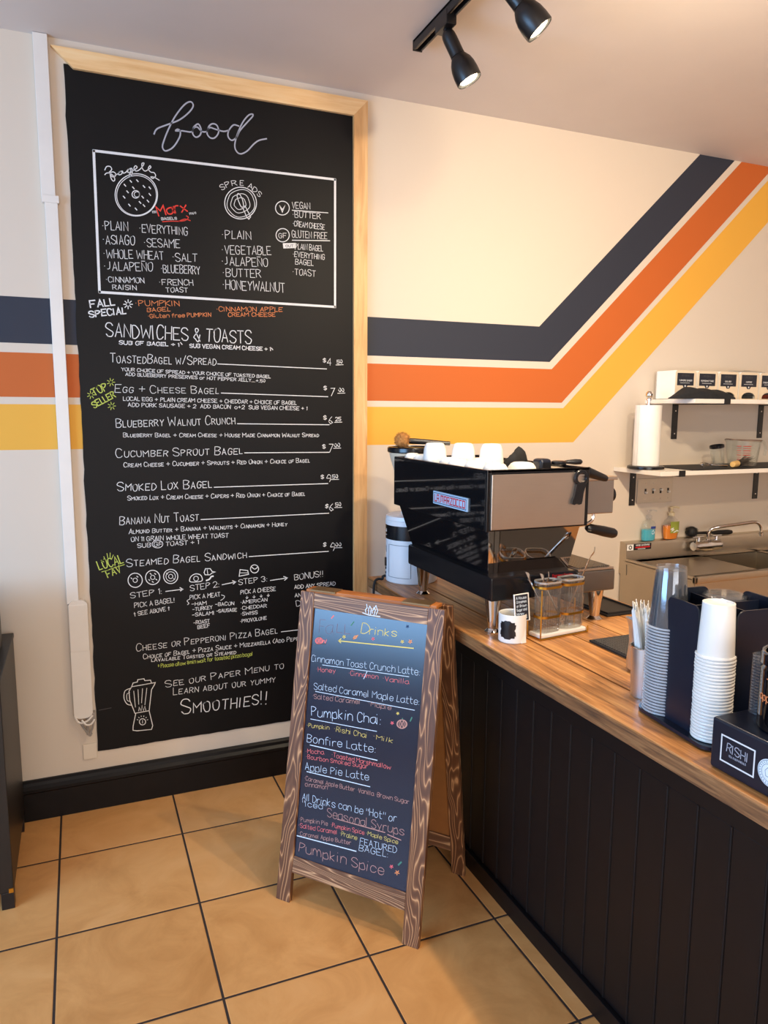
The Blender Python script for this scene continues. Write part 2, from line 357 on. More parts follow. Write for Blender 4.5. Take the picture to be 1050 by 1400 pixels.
TEXT_ROWS = [
    ('b', 'Marx', '', -0.7846, 2.4444, -0.6727, 2.474, 0.0406, 0.0075, 'r'),
    ('b', 'BAGELS', '', -0.775, 2.4302, -0.7153, 2.4381, 0.0102, 0.003, 'w'),
    ('b', 'EST.', '', -0.8085, 2.454, -0.7893, 2.456, 0.0081, 0.0025, 'w'),
    ('b', '1969', '', -0.6648, 2.4615, -0.6384, 2.4673, 0.0092, 0.0025, 'w'),
    ('b', 'S', '', -0.5326, 2.5712, -0.5184, 2.579, 0.0217, 0.0034, 'w'),
    ('b', 'P', '', -0.5129, 2.5837, -0.4965, 2.5918, 0.0217, 0.0034, 'w'),
    ('b', 'R', '', -0.4889, 2.5927, -0.4692, 2.597, 0.0218, 0.0034, 'w'),
    ('b', 'E', '', -0.4572, 2.5994, -0.4429, 2.6, 0.0218, 0.0034, 'w'),
    ('b', 'A', '', -0.4255, 2.5937, -0.4079, 2.5874, 0.022, 0.0034, 'w'),
    ('b', 'D', '', -0.408, 2.5832, -0.3926, 2.5765, 0.022, 0.0034, 'w'),
    ('b', 'S', '', -0.3883, 2.5707, -0.3773, 2.5614, 0.0221, 0.0034, 'w'),
    ('b', 'VEGAN', '', -0.2367, 2.5318, -0.1572, 2.5358, 0.0281, 0.0034, 'w'),
    ('b', '·BUTTER', '', -0.2337, 2.4956, -0.1112, 2.5002, 0.0261, 0.0034, 'w'),
    ('b', '·CREAM CHEESE', '', -0.2341, 2.4595, -0.0935, 2.4576, 0.024, 0.0034, 'w'),
    ('b', 'GF', '', -0.296, 2.4051, -0.2626, 2.4082, 0.0216, 0.0034, 'w'),
    ('b', 'GLUTEN FREE', '', -0.2382, 2.4136, -0.0816, 2.419, 0.0307, 0.0034, 'w'),
    ('b', 'OUT', '', -0.2666, 2.3699, -0.234, 2.3738, 0.0098, 0.0028, 'k'),
    ('b', 'PLAIN BAGEL', '', -0.2259, 2.3647, -0.1012, 2.3675, 0.0264, 0.0034, 'w'),
    ('b', '·EVERYTHING', '', -0.2356, 2.3333, -0.0942, 2.3314, 0.0242, 0.0034, 'w'),
    ('b', 'BAGEL', '', -0.2254, 2.3034, -0.1449, 2.303, 0.0242, 0.0034, 'w'),
    ('b', '·TOAST', '', -0.2365, 2.2587, -0.1357, 2.2582, 0.0288, 0.0034, 'w'),
    ('b', '·PLAIN', '', -0.9958, 2.3725, -0.9031, 2.3773, 0.0358, 0.0036, 'w'),
    ('b', '·EVERYTHING', '', -0.8585, 2.3754, -0.6745, 2.3813, 0.0346, 0.0035, 'w'),
    ('b', '·ASIAGO', '', -0.9962, 2.3191, -0.8804, 2.3252, 0.038, 0.0038, 'w'),
    ('b', '·SESAME', '', -0.8425, 2.3224, -0.7064, 2.329, 0.0348, 0.0035, 'w'),
    ('b', '·WHOLE WHEAT', '', -0.9956, 2.2675, -0.7721, 2.2784, 0.0364, 0.0036, 'w'),
    ('b', '·SALT', '', -0.7351, 2.2752, -0.6396, 2.2806, 0.0353, 0.0035, 'w'),
    ('b', '·JALAPEÑO', '', -0.9958, 2.2196, -0.8156, 2.2299, 0.0365, 0.0036, 'w'),
    ('b', '·BLUEBERRY', '', -0.782, 2.2273, -0.6293, 2.2323, 0.0354, 0.0035, 'w'),
    ('b', '·CINNAMON', '', -0.9918, 2.1757, -0.8498, 2.1825, 0.0224, 0.0034, 'w'),
    ('b', 'RAISIN', '', -0.9695, 2.15, -0.8801, 2.1528, 0.0204, 0.0034, 'w'),
    ('b', '·FRENCH', '', -0.7899, 2.1783, -0.6583, 2.1861, 0.025, 0.0034, 'w'),
    ('b', 'TOAST', '', -0.7661, 2.1519, -0.6814, 2.1563, 0.0209, 0.0034, 'w'),
    ('b', '·PLAIN', '', -0.534, 2.3816, -0.4151, 2.388, 0.0359, 0.0036, 'w'),
    ('b', '·VEGETABLE', '', -0.5355, 2.3194, -0.3304, 2.3321, 0.0384, 0.0038, 'w'),
    ('b', '·JALAPEÑO', '', -0.5366, 2.275, -0.346, 2.2832, 0.0385, 0.0039, 'w'),
    ('b', '·BUTTER', '', -0.5345, 2.2296, -0.3764, 2.2366, 0.0365, 0.0036, 'w'),
    ('b', '·HONEYWALNUT', '', -0.5357, 2.1795, -0.2737, 2.1824, 0.0412, 0.0041, 'w'),
    ('b', 'FALL', '', -1.0544, 2.0752, -0.9642, 2.0895, 0.0284, 0.0075, 'w'),
    ('b', 'SPECIAL', '', -1.059, 2.0377, -0.9238, 2.0591, 0.0265, 0.0075, 'w'),
    ('b', '·PUMPKIN', '', -0.8845, 2.092, -0.7157, 2.1007, 0.0229, 0.0034, 'o'),
    ('b', 'BAGEL', '', -0.8428, 2.0706, -0.752, 2.0777, 0.0167, 0.0034, 'o'),
    ('b', '·Gluten free PUMPKIN', '', -0.8386, 2.046, -0.5898, 2.0652, 0.0169, 0.0034, 'o'),
    ('b', '·CINNAMON APPLE', '', -0.5653, 2.0879, -0.2853, 2.1021, 0.0196, 0.0034, 'o'),
    ('b', 'CREAM CHEESE', '', -0.5186, 2.0689, -0.3171, 2.0794, 0.0175, 0.0034, 'o'),
    ('b', 'SANDWICHES & TOASTS', '', -1.0009, 1.9662, -0.4235, 1.9608, 0.0584, 0.0058, 'w'),
    ('b', 'SUB GF BAGEL + 1', '', -0.9547, 1.9382, -0.723, 1.9386, 0.0157, 0.005, 'w'),
    ('b', 'SUB VEGAN CREAM CHEESE + 1', '', -0.6796, 1.9359, -0.3402, 1.9339, 0.0164, 0.005, 'w'),
    ('b', 'ToastedBagel w/Spread', 'c', -0.9905, 1.8663, -0.5742, 1.8676, 0.0404, 0.004, 'w'),
    ('b', '$', '', -0.103, 1.8934, -0.0907, 1.8938, 0.0161, 0.004, 'w'),
    ('b', '4', '', -0.0846, 1.879, -0.0661, 1.8795, 0.0347, 0.0035, 'w'),
    ('b', '50', '', -0.0387, 1.8884, -0.0136, 1.8902, 0.0174, 0.004, 'w'),
    ('b', 'YOUR CHOICE OF SPREAD + YOUR CHOICE OF TOASTED BAGEL', '', -0.95, 1.8341, -0.3421, 1.8178, 0.0141, 0.0034, 'w'),
    ('b', 'ADD BLUEBERRY PRESERVES or HOT PEPPER JELLY...+.50', '', -0.9357, 1.8157, -0.3668, 1.7993, 0.0141, 0.0034, 'w'),
    ('b', 'TOP', '', -1.0564, 1.7342, -1.003, 1.76, 0.0312, 0.006, 'y'),
    ('b', 'SELLER', '', -1.0586, 1.6853, -0.9763, 1.731, 0.0272, 0.006, 'y'),
    ('b', 'Egg + Cheese Bagel', 'c', -0.9786, 1.7478, -0.5662, 1.7481, 0.0344, 0.0034, 'w'),
    ('b', '$', '', -0.1001, 1.773, -0.0877, 1.7732, 0.0163, 0.004, 'w'),
    ('b', '7', '', -0.0704, 1.7465, -0.0517, 1.7467, 0.0398, 0.004, 'w'),
    ('b', '00', '', -0.0303, 1.7635, -0.0051, 1.765, 0.0176, 0.004, 'w'),
    ('b', 'LOCAL EGG + PLAIN CREAM CHEESE + CHEDDAR + CHOICE OF BAGEL', '', -0.9478, 1.7166, -0.2275, 1.7054, 0.0166, 0.0034, 'w'),
    ('b', 'ADD PORK SAUSAGE + 2  ADD BACON  o+2  SUB VEGAN CHEESE + 1', '', -0.9306, 1.6924, -0.1794, 1.6814, 0.0167, 0.0034, 'w'),
    ('b', 'Blueberry Walnut Crunch', 'c', -0.9794, 1.6085, -0.4987, 1.6214, 0.0393, 0.0039, 'w'),
    ('b', '$', '', -0.1021, 1.6418, -0.0897, 1.6418, 0.0165, 0.004, 'w'),
    ('b', '6', '', -0.0786, 1.6217, -0.0598, 1.6217, 0.0355, 0.0035, 'w'),
    ('b', '25', '', -0.0459, 1.6335, -0.0206, 1.6347, 0.0178, 0.004, 'w'),
    ('b', 'Blueberry Bagel + Cream Cheese + House Made Cinnamon Walnut Spread', 'c', -0.9538, 1.57, -0.1263, 1.5628, 0.0191, 0.0034, 'w'),
    ('b', 'Cucumber Sprout Bagel', 'c', -0.9845, 1.488, -0.4707, 1.493, 0.0376, 0.0038, 'w'),
    ('b', '$', '', -0.1079, 1.5116, -0.0954, 1.5114, 0.0167, 0.004, 'w'),
    ('b', '7', '', -0.0792, 1.4957, -0.0603, 1.4954, 0.0406, 0.0041, 'w'),
    ('b', '00', '', -0.0514, 1.5168, -0.0261, 1.5176, 0.018, 0.004, 'w'),
    ('b', 'Cream Cheese + Cucumber + Sprouts + Red Onion + Choice of Bagel', 'c', -0.9567, 1.4475, -0.1692, 1.4498, 0.0204, 0.0034, 'w'),
    ('b', 'Smoked Lox Bagel', 'c', -0.9852, 1.3497, -0.6054, 1.3516, 0.0421, 0.0042, 'w'),
    ('b', '$', '', -0.1163, 1.3754, -0.1038, 1.375, 0.0168, 0.004, 'w'),
    ('b', '9', '', -0.0901, 1.3589, -0.0711, 1.3583, 0.0386, 0.0039, 'w'),
    ('b', '50', '', -0.0622, 1.375, -0.0367, 1.3754, 0.0181, 0.004, 'w'),
    ('b', 'Smoked Lox + Cream Cheese + Capers + Red Onion + Choice of Bagel', 'c', -0.9479, 1.3111, -0.1928, 1.3, 0.0206, 0.0034, 'w'),
    ('b', 'Banana Nut Toast', 'c', -0.9828, 1.2118, -0.6649, 1.2127, 0.0403, 0.004, 'w'),
    ('b', '$', '', -0.097, 1.2416, -0.0844, 1.241, 0.017, 0.004, 'w'),
    ('b', '6', '', -0.0781, 1.2248, -0.059, 1.2239, 0.0366, 0.0037, 'w'),
    ('b', '50', '', -0.0474, 1.2454, -0.0218, 1.2455, 0.0184, 0.004, 'w'),
    ('b', 'Almond Butter + Banana + Walnuts + Cinnamon + Honey', 'c', -0.9483, 1.1711, -0.2777, 1.1673, 0.0207, 0.0034, 'w'),
    ('b', 'ON 11 GRAIN WHOLE WHEAT TOAST', '', -0.9403, 1.1384, -0.5407, 1.1317, 0.0205, 0.0034, 'w'),
    ('b', 'SUB GF TOAST + 1', '', -0.9163, 1.1112, -0.6678, 1.1107, 0.0193, 0.0034, 'w'),
    ('b', 'LOCAL', '', -1.0682, 1.0276, -0.9749, 1.0527, 0.0399, 0.006, 'y'),
    ('b', 'FAV', '', -1.0371, 0.9929, -0.9838, 1.0131, 0.0334, 0.006, 'y'),
    ('b', 'Steamed Bagel Sandwich', 'c', -0.9622, 1.0338, -0.4617, 1.0345, 0.0368, 0.0037, 'w'),
    ('b', '$', '', -0.1083, 1.0633, -0.0956, 1.0624, 0.0173, 0.004, 'w'),
    ('b', '9', '', -0.0739, 1.0399, -0.0547, 1.0386, 0.0422, 0.0042, 'w'),
    ('b', '00', '', -0.0482, 1.058, -0.0223, 1.0576, 0.0186, 0.004, 'w'),
    ('b', 'STEP 1:', '', -0.9523, 0.8972, -0.8241, 0.9078, 0.0255, 0.0034, 'w'),
    ('b', 'PICK A BAGEL!', '', -0.9388, 0.8562, -0.7748, 0.8638, 0.0226, 0.0034, 'w'),
    ('b', '^ SEE ABOVE ^', '', -0.9403, 0.8195, -0.7975, 0.8317, 0.0185, 0.0034, 'w'),
    ('b', 'STEP 2:', '', -0.7082, 0.9076, -0.5826, 0.9154, 0.0273, 0.0034, 'w'),
    ('b', 'PICK A MEAT', '', -0.7113, 0.8702, -0.5816, 0.8717, 0.021, 0.0034, 'w'),
    ('b', '-HAM', '', -0.7042, 0.8412, -0.6417, 0.8403, 0.0168, 0.0034, 'w'),
    ('b', '-TURKEY', '', -0.7009, 0.8166, -0.6168, 0.8198, 0.0169, 0.0034, 'w'),
    ('b', '-SALAMI', '', -0.7036, 0.7927, -0.6093, 0.7935, 0.0169, 0.0034, 'w'),
    ('b', '-ROAST', '', -0.6986, 0.7572, -0.6306, 0.7594, 0.017, 0.0034, 'w'),
    ('b', 'BEEF', '', -0.6821, 0.7363, -0.6292, 0.7389, 0.017, 0.0034, 'w'),
    ('b', '-BACON', '', -0.6032, 0.8302, -0.5225, 0.8276, 0.016, 0.0034, 'w'),
    ('b', '-SAUSAGE', '', -0.5999, 0.8, -0.5107, 0.7973, 0.0161, 0.0034, 'w'),
    ('b', 'STEP 3:', '', -0.4997, 0.9166, -0.37, 0.9227, 0.0258, 0.0034, 'w'),
    ('b', 'PICK A CHEESE', '', -0.4922, 0.8731, -0.3339, 0.8749, 0.0205, 0.0034, 'w'),
    ('b', '·AMERICAN', '', -0.4911, 0.8288, -0.3737, 0.8305, 0.0162, 0.0034, 'w'),
    ('b', '·CHEDDAR', '', -0.4916, 0.8019, -0.3763, 0.8023, 0.0163, 0.0034, 'w'),
    ('b', '·SWISS', '', -0.4922, 0.776, -0.4188, 0.776, 0.0163, 0.0034, 'w'),
    ('b', '·PROVOLONE', '', -0.495, 0.7426, -0.3773, 0.7464, 0.0164, 0.0034, 'w'),
    ('b', 'BONUS!!', '', -0.2454, 0.9154, -0.1079, 0.9228, 0.0299, 0.0034, 'w'),
    ('b', 'ADD ANY SPREAD', '', -0.2459, 0.8747, -0.0505, 0.8753, 0.0189, 0.0034, 'w'),
    ('b', 'AND MAKE IT A', '', -0.2441, 0.8358, -0.0669, 0.8361, 0.019, 0.0034, 'w'),
    ('b', 'Deluxe!', 'c', -0.2379, 0.7919, -0.0926, 0.7979, 0.0313, 0.0034, 'w'),
    ('b', 'Cheese or Pepperoni Pizza Bagel', 'c', -0.9386, 0.6667, -0.3281, 0.676, 0.0343, 0.0034, 'w'),
    ('b', 'Choice of Bagel + Pizza Sauce + Mozzarella (Add Pepperoni)', 'c', -0.9114, 0.6288, -0.1569, 0.6315, 0.0228, 0.0034, 'w'),
    ('b', 'Available Toasted or Steamed', 'c', -0.8675, 0.6116, -0.5192, 0.6027, 0.0193, 0.0034, 'w'),
    ('b', '* Please allow 8min wait for toasted pizza bagel', '', -0.853, 0.5812, -0.4449, 0.5857, 0.0183, 0.003, 'y'),
    ('b', 'See our Paper Menu to', 'c', -0.8247, 0.4912, -0.3017, 0.5078, 0.035, 0.0035, 'w'),
    ('b', 'Learn about our yummy', 'c', -0.7943, 0.4513, -0.3426, 0.4467, 0.0352, 0.0035, 'w'),
    ('b', 'Smoothies!!', 'c', -0.7612, 0.3564, -0.3795, 0.3501, 0.0707, 0.0062, 'w'),
    ('s', 'F', '', 0.0819, 0.9379, 0.1043, 0.9391, 0.0499, 0.002, 'p2'),
    ('s', 'a', '', 0.1088, 0.9387, 0.1342, 0.9404, 0.0473, 0.002, 'p2'),
    ('s', 'LL', '', 0.1514, 0.9456, 0.2034, 0.9482, 0.0337, 0.0032, 'p2'),
    ('s', 'D', '', 0.2445, 0.9558, 0.2736, 0.9562, 0.0378, 0.0038, 'yl'),
    ('s', 'rinks', '', 0.2772, 0.9567, 0.3768, 0.9634, 0.0273, 0.0036, 'yl'),
    ('s', 'Cinnamon Toast Crunch Latte:', '', 0.0608, 0.8335, 0.4712, 0.8521, 0.0239, 0.0022, 'sw'),
    ('s', '·Honey', '', 0.0848, 0.8016, 0.1598, 0.8091, 0.0169, 0.0022, 'rd'),
    ('s', '·Cinnamon', '', 0.2124, 0.8102, 0.3224, 0.8155, 0.0165, 0.0022, 'rd'),
    ('s', '·Vanilla', '', 0.3412, 0.8132, 0.4328, 0.8178, 0.017, 0.0022, 'rd'),
    ('s', 'Salted Caramel Maple Latte:', '', 0.0804, 0.7403, 0.4774, 0.7583, 0.0238, 0.0022, 'sw'),
    ('s', '·Salted Caramel', '', 0.0768, 0.707, 0.2623, 0.7216, 0.0177, 0.0022, 'br'),
    ('s', '·Maple', '', 0.2964, 0.7233, 0.3778, 0.7236, 0.0163, 0.0022, 'br'),
    ('s', 'Pumpkin Chai:', '', 0.079, 0.6487, 0.3468, 0.6702, 0.0332, 0.003, 'sw'),
    ('s', '·Pumpkin', '', 0.0654, 0.6066, 0.1533, 0.6144, 0.015, 0.0022, 'yl'),
    ('s', '·Rishi Chai', '', 0.1737, 0.6138, 0.2977, 0.6163, 0.0193, 0.0022, 'yl'),
    ('s', '·Milk', '', 0.3237, 0.6195, 0.3961, 0.6179, 0.0161, 0.0022, 'yl'),
    ('s', 'Bonfire Latte:', '', 0.0694, 0.5562, 0.3366, 0.5745, 0.0286, 0.0026, 'sw'),
    ('s', '·Mocha', '', 0.0698, 0.5168, 0.1396, 0.5279, 0.0159, 0.0022, 'rd'),
    ('s', '·Toasted Marshmallow', '', 0.1723, 0.5263, 0.3935, 0.533, 0.0163, 0.0022, 'rd'),
    ('s', '·Bourbon Smoked Sugar', '', 0.0726, 0.4992, 0.3106, 0.5174, 0.0157, 0.0022, 'rd'),
    ('s', 'Apple Pie Latte', '', 0.0713, 0.4604, 0.3182, 0.4795, 0.0267, 0.0024, 'sw'),
    ('s', '·Caramel Apple Butter ·Vanilla ·Brown Sugar', '', 0.0718, 0.425, 0.4678, 0.4387, 0.0154, 0.0022, 'br'),
    ('s', 'cinnamon', '', 0.076, 0.4049, 0.1647, 0.4141, 0.0168, 0.0022, 'br'),
    ('s', 'All Drinks can be "Hot" or', '', 0.0693, 0.3563, 0.4281, 0.3706, 0.0255, 0.0023, 'sw'),
    ('s', '"Iced"', '', 0.0714, 0.3352, 0.1657, 0.3455, 0.0214, 0.0022, 'sw'),
    ('s', 'Seasonal Syrups', '', 0.1731, 0.3247, 0.4591, 0.3347, 0.0305, 0.0027, 'br'),
    ('s', '·Pumpkin Pie', '', 0.0662, 0.2825, 0.1776, 0.2947, 0.0158, 0.0022, 'br'),
    ('s', '·Pumpkin Spice', '', 0.1903, 0.2942, 0.3168, 0.301, 0.0154, 0.0022, 'rd'),
    ('s', '·Maple Spice', '', 0.325, 0.3023, 0.4401, 0.3028, 0.0142, 0.0022, 'yl'),
    ('s', '·Salted Caramel', '', 0.0649, 0.2601, 0.216, 0.2756, 0.0166, 0.0022, 'rd'),
    ('s', '·Praline', '', 0.2273, 0.2753, 0.2918, 0.2761, 0.0154, 0.0022, 'yl'),
    ('s', '·Caramel Apple Butter', '', 0.0675, 0.2339, 0.2714, 0.2559, 0.0147, 0.0022, 'br'),
    ('s', 'FEATURED', '', 0.3036, 0.2672, 0.4378, 0.2726, 0.0231, 0.0022, 'sw'),
    ('s', 'BAGEL:', '', 0.302, 0.2452, 0.4116, 0.2514, 0.0213, 0.0022, 'sw'),
    ('s', 'Pumpkin Spice', '', 0.0726, 0.1806, 0.3988, 0.1906, 0.0345, 0.0031, 'br'),
]
STROKE_ROWS = [
    ('b', [(-0.7918,2.7513),(-0.7791,2.7727),(-0.7382,2.7942),(-0.6919,2.8186),(-0.6529,2.8539),(-0.6378,2.8789),(-0.6477,2.8922),(-0.6727,2.8766),(-0.7088,2.8289),(-0.7368,2.7757),(-0.7555,2.7308),(-0.7614,2.7063),(-0.7497,2.6941),(-0.7207,2.7118),(-0.695,2.7519),(-0.6912,2.7752),(-0.7002,2.7819),(-0.7085,2.7748),(-0.6829,2.7784),(-0.6469,2.7795),(-0.6381,2.7986),(-0.6201,2.8131),(-0.6092,2.7937),(-0.614,2.7721),(-0.6309,2.7617),(-0.643,2.774),(-0.6382,2.7946),(-0.6235,2.8007),(-0.6073,2.787),(-0.5863,2.79),(-0.5773,2.8113),(-0.5623,2.8224),(-0.5456,2.8178),(-0.5398,2.7935),(-0.5552,2.7701),(-0.5743,2.7675),(-0.5865,2.7839),(-0.5754,2.8055),(-0.5523,2.8028),(-0.5206,2.7992),(-0.499,2.8063)], 'g', 0.0068, 1, 0),
    ('b', [(-0.4576,2.8284),(-0.4792,2.8294),(-0.4991,2.8042),(-0.5018,2.7816),(-0.487,2.7694),(-0.4673,2.7843),(-0.4537,2.8106),(-0.4225,2.8477),(-0.4002,2.8734),(-0.4,2.8826),(-0.4176,2.8749),(-0.4422,2.8428),(-0.4649,2.7938),(-0.4756,2.7515),(-0.4685,2.729),(-0.4513,2.722),(-0.4248,2.7367),(-0.3967,2.7673),(-0.3743,2.7847),(-0.3431,2.7952)], 'g', 0.0068, 1, 0),
    ('b', [(-1.0163,2.66),(-0.0442,2.6699)], 'w', 0.0095, 0, 0),
    ('b', [(-0.0442,2.6699),(-0.0464,2.1345)], 'w', 0.0095, 0, 0),
    ('b', [(-0.0464,2.1345),(-1.0188,2.1357)], 'w', 0.0095, 0, 0),
    ('b', [(-1.0188,2.1357),(-1.0163,2.66)], 'w', 0.0095, 0, 0),
    ('b', [(-0.9794,2.5945),(-0.9721,2.6079),(-0.9596,2.6095),(-0.9542,2.5995),(-0.9644,2.5866),(-0.9488,2.5914),(-0.9395,2.5838),(-0.9457,2.5733),(-0.9553,2.5741),(-0.9607,2.5832),(-0.9576,2.566),(-0.9503,2.5572),(-0.9442,2.5637),(-0.9494,2.5767),(-0.9626,2.5849),(-0.9741,2.5835),(-0.9801,2.5769)], 'w', 0.0042, 1, 0),
    ('b', [(-0.9435,2.5794),(-0.9316,2.5867),(-0.9235,2.5954),(-0.9158,2.5944),(-0.92,2.5861),(-0.9289,2.5831),(-0.9275,2.593),(-0.9157,2.5984),(-0.9121,2.591),(-0.9021,2.5961),(-0.8939,2.6069),(-0.8841,2.6081),(-0.8864,2.598),(-0.8962,2.5968),(-0.8919,2.6071),(-0.88,2.6125),(-0.8786,2.597),(-0.8851,2.5825),(-0.8928,2.5855),(-0.8784,2.6029),(-0.8683,2.61),(-0.8601,2.6189),(-0.8658,2.6241),(-0.8721,2.6135),(-0.8646,2.6046),(-0.8505,2.6122),(-0.838,2.6275),(-0.8337,2.6379),(-0.8417,2.6349),(-0.8404,2.6174),(-0.8308,2.6087),(-0.8186,2.6161),(-0.8083,2.6253),(-0.8121,2.6307),(-0.8185,2.6181),(-0.809,2.6074),(-0.797,2.6069),(-0.7914,2.5957),(-0.8018,2.5845),(-0.8096,2.5895),(-0.7956,2.5892),(-0.7778,2.5804)], 'w', 0.0042, 1, 0),
    ('b', [(-0.7869,2.5244),(-0.7927,2.4964),(-0.8076,2.4707),(-0.8297,2.4505),(-0.8562,2.4384),(-0.8839,2.4356),(-0.9093,2.4424),(-0.9295,2.458),(-0.9421,2.4804),(-0.9456,2.5069),(-0.9398,2.5343),(-0.9253,2.5595),(-0.9038,2.5795),(-0.8777,2.592),(-0.8502,2.5953),(-0.8246,2.589),(-0.8039,2.5737),(-0.7908,2.5513)], 'w', 0.0042, 1, 1),
    ('b', [(-0.791,2.522),(-0.7965,2.4957),(-0.8104,2.4716),(-0.8312,2.4527),(-0.856,2.4413),(-0.8819,2.4387),(-0.9058,2.4451),(-0.9247,2.4597),(-0.9365,2.4807),(-0.9399,2.5055),(-0.9344,2.5313),(-0.9208,2.5549),(-0.9006,2.5737),(-0.8762,2.5854),(-0.8504,2.5885),(-0.8263,2.5825),(-0.8069,2.5682),(-0.7946,2.5472)], 'w', 0.003, 1, 1),
    ('b', [(-0.855,2.5189),(-0.8561,2.514),(-0.8586,2.5095),(-0.8625,2.506),(-0.8671,2.5039),(-0.8719,2.5034),(-0.8764,2.5045),(-0.8799,2.5072),(-0.8822,2.5111),(-0.8828,2.5158),(-0.8818,2.5206),(-0.8792,2.5251),(-0.8754,2.5286),(-0.8708,2.5308),(-0.866,2.5313),(-0.8615,2.5302),(-0.858,2.5275),(-0.8557,2.5235)], 'w', 0.0042, 1, 1),
    ('b', [(-0.855,2.5189),(-0.8558,2.5154),(-0.8576,2.5122),(-0.8603,2.5097),(-0.8636,2.5082),(-0.8671,2.5078),(-0.8703,2.5086),(-0.8728,2.5105),(-0.8744,2.5133),(-0.8749,2.5167),(-0.8742,2.5201),(-0.8723,2.5233),(-0.8696,2.5258),(-0.8663,2.5274),(-0.8629,2.5277),(-0.8597,2.5269),(-0.8571,2.525),(-0.8555,2.5222)], 'w', 0.003, 1, 1),
    ('b', [(-0.8886,2.5673),(-0.883,2.5611)], 'w', 0.005, 0, 0),
    ('b', [(-0.8639,2.5722),(-0.8582,2.566)], 'w', 0.005, 0, 0),
    ('b', [(-0.9108,2.55),(-0.9052,2.5438)], 'w', 0.005, 0, 0),
    ('b', [(-0.8398,2.5533),(-0.8341,2.547)], 'w', 0.005, 0, 0),
    ('b', [(-0.9156,2.5053),(-0.91,2.499)], 'w', 0.005, 0, 0),
    ('b', [(-0.8189,2.5259),(-0.8132,2.5195)], 'w', 0.005, 0, 0),
    ('b', [(-0.8971,2.4776),(-0.8915,2.4713)], 'w', 0.005, 0, 0),
    ('b', [(-0.873,2.4653),(-0.8673,2.4589)], 'w', 0.005, 0, 0),
    ('b', [(-0.8426,2.4815),(-0.8368,2.4751)], 'w', 0.005, 0, 0),
    ('b', [(-0.8269,2.5001),(-0.8211,2.4937)], 'w', 0.005, 0, 0),
    ('b', [(-0.902,2.5265),(-0.8964,2.5202)], 'w', 0.005, 0, 0),
    ('b', [(-0.8463,2.5129),(-0.8406,2.5066)], 'w', 0.005, 0, 0),
    ('b', [(-0.8797,2.5438),(-0.8741,2.5375)], 'w', 0.005, 0, 0),
    ('b', [(-0.8571,2.4919),(-0.8514,2.4855)], 'w', 0.005, 0, 0),
    ('b', [(-0.818,2.5508),(-0.8123,2.5445)], 'w', 0.005, 0, 0),
    ('b', [(-0.6775,2.4558),(-0.6693,2.4505),(-0.68,2.4392),(-0.7041,2.4327),(-0.7403,2.4292),(-0.7711,2.4241)], 'r', 0.004, 1, 0),
    ('b', [(-0.7072,2.4324),(-0.6831,2.443),(-0.6623,2.4389)], 'r', 0.004, 1, 0),
    ('b', [(-0.39,2.5358),(-0.3945,2.5137),(-0.4065,2.4935),(-0.4245,2.4775),(-0.4463,2.4678),(-0.4693,2.4656),(-0.4906,2.4709),(-0.5077,2.4831),(-0.5185,2.5008),(-0.5219,2.5217),(-0.5175,2.5434),(-0.5058,2.5634),(-0.4881,2.5793),(-0.4666,2.5891),(-0.4437,2.5917),(-0.4223,2.5867),(-0.4049,2.5747),(-0.3936,2.557)], 'w', 0.0042, 1, 1),
    ('b', [(-0.3978,2.5339),(-0.4001,2.5144),(-0.4125,2.4968),(-0.4284,2.4846),(-0.4464,2.4761),(-0.4667,2.472),(-0.4843,2.4765),(-0.4994,2.4887),(-0.5108,2.5039),(-0.5122,2.5217),(-0.5068,2.5413),(-0.4986,2.5582),(-0.4836,2.5703),(-0.464,2.5792),(-0.4445,2.5834),(-0.425,2.5794),(-0.4103,2.5673),(-0.4026,2.5516)], 'w', 0.003, 1, 1),
    ('b', [(-0.4179,2.5318),(-0.4187,2.5181),(-0.4282,2.506),(-0.4393,2.4982),(-0.4513,2.4923),(-0.4655,2.4885),(-0.4773,2.4915),(-0.4879,2.5006),(-0.4967,2.5112),(-0.497,2.5233),(-0.4925,2.5372),(-0.4878,2.5488),(-0.4775,2.5565),(-0.4635,2.5627),(-0.4502,2.5665),(-0.4362,2.5638),(-0.4262,2.5547),(-0.4219,2.5436)], 'w', 0.003, 1, 1),
    ('b', [(-0.4345,2.529),(-0.4348,2.5206),(-0.4409,2.5132),(-0.4477,2.5087),(-0.4549,2.505),(-0.4636,2.5024),(-0.4707,2.5042),(-0.4772,2.51),(-0.4829,2.5164),(-0.4829,2.5238),(-0.4799,2.5324),(-0.4773,2.5394),(-0.471,2.5439),(-0.4623,2.5477),(-0.4542,2.5504),(-0.4456,2.5487),(-0.4395,2.5429),(-0.4372,2.5361)], 'w', 0.003, 1, 1),
    ('b', [(-0.4701,2.5595),(-0.4612,2.5647),(-0.4485,2.5431),(-0.4446,2.5185),(-0.4535,2.5133),(-0.4661,2.5392)], 'w', 0.004, 1, 1),
    ('b', [(-0.4491,2.5138),(-0.438,2.5192),(-0.4156,2.4784),(-0.4236,2.4681),(-0.4323,2.4767)], 'w', 0.004, 0, 1),
    ('b', [(-0.2494,2.5305),(-0.2514,2.5208),(-0.2567,2.5118),(-0.2648,2.5048),(-0.2746,2.5005),(-0.285,2.4994),(-0.2946,2.5017),(-0.3025,2.5071),(-0.3075,2.515),(-0.3091,2.5243),(-0.3072,2.5339),(-0.3019,2.5428),(-0.2939,2.5498),(-0.2842,2.5542),(-0.2738,2.5553),(-0.2641,2.553),(-0.2562,2.5477),(-0.2511,2.5398)], 'w', 0.0042, 1, 1),
    ('b', [(-0.2918,2.5367),(-0.2796,2.5113),(-0.2666,2.5415),(-0.2795,2.5209),(-0.2918,2.5367)], 'w', 0.0042, 0, 0),
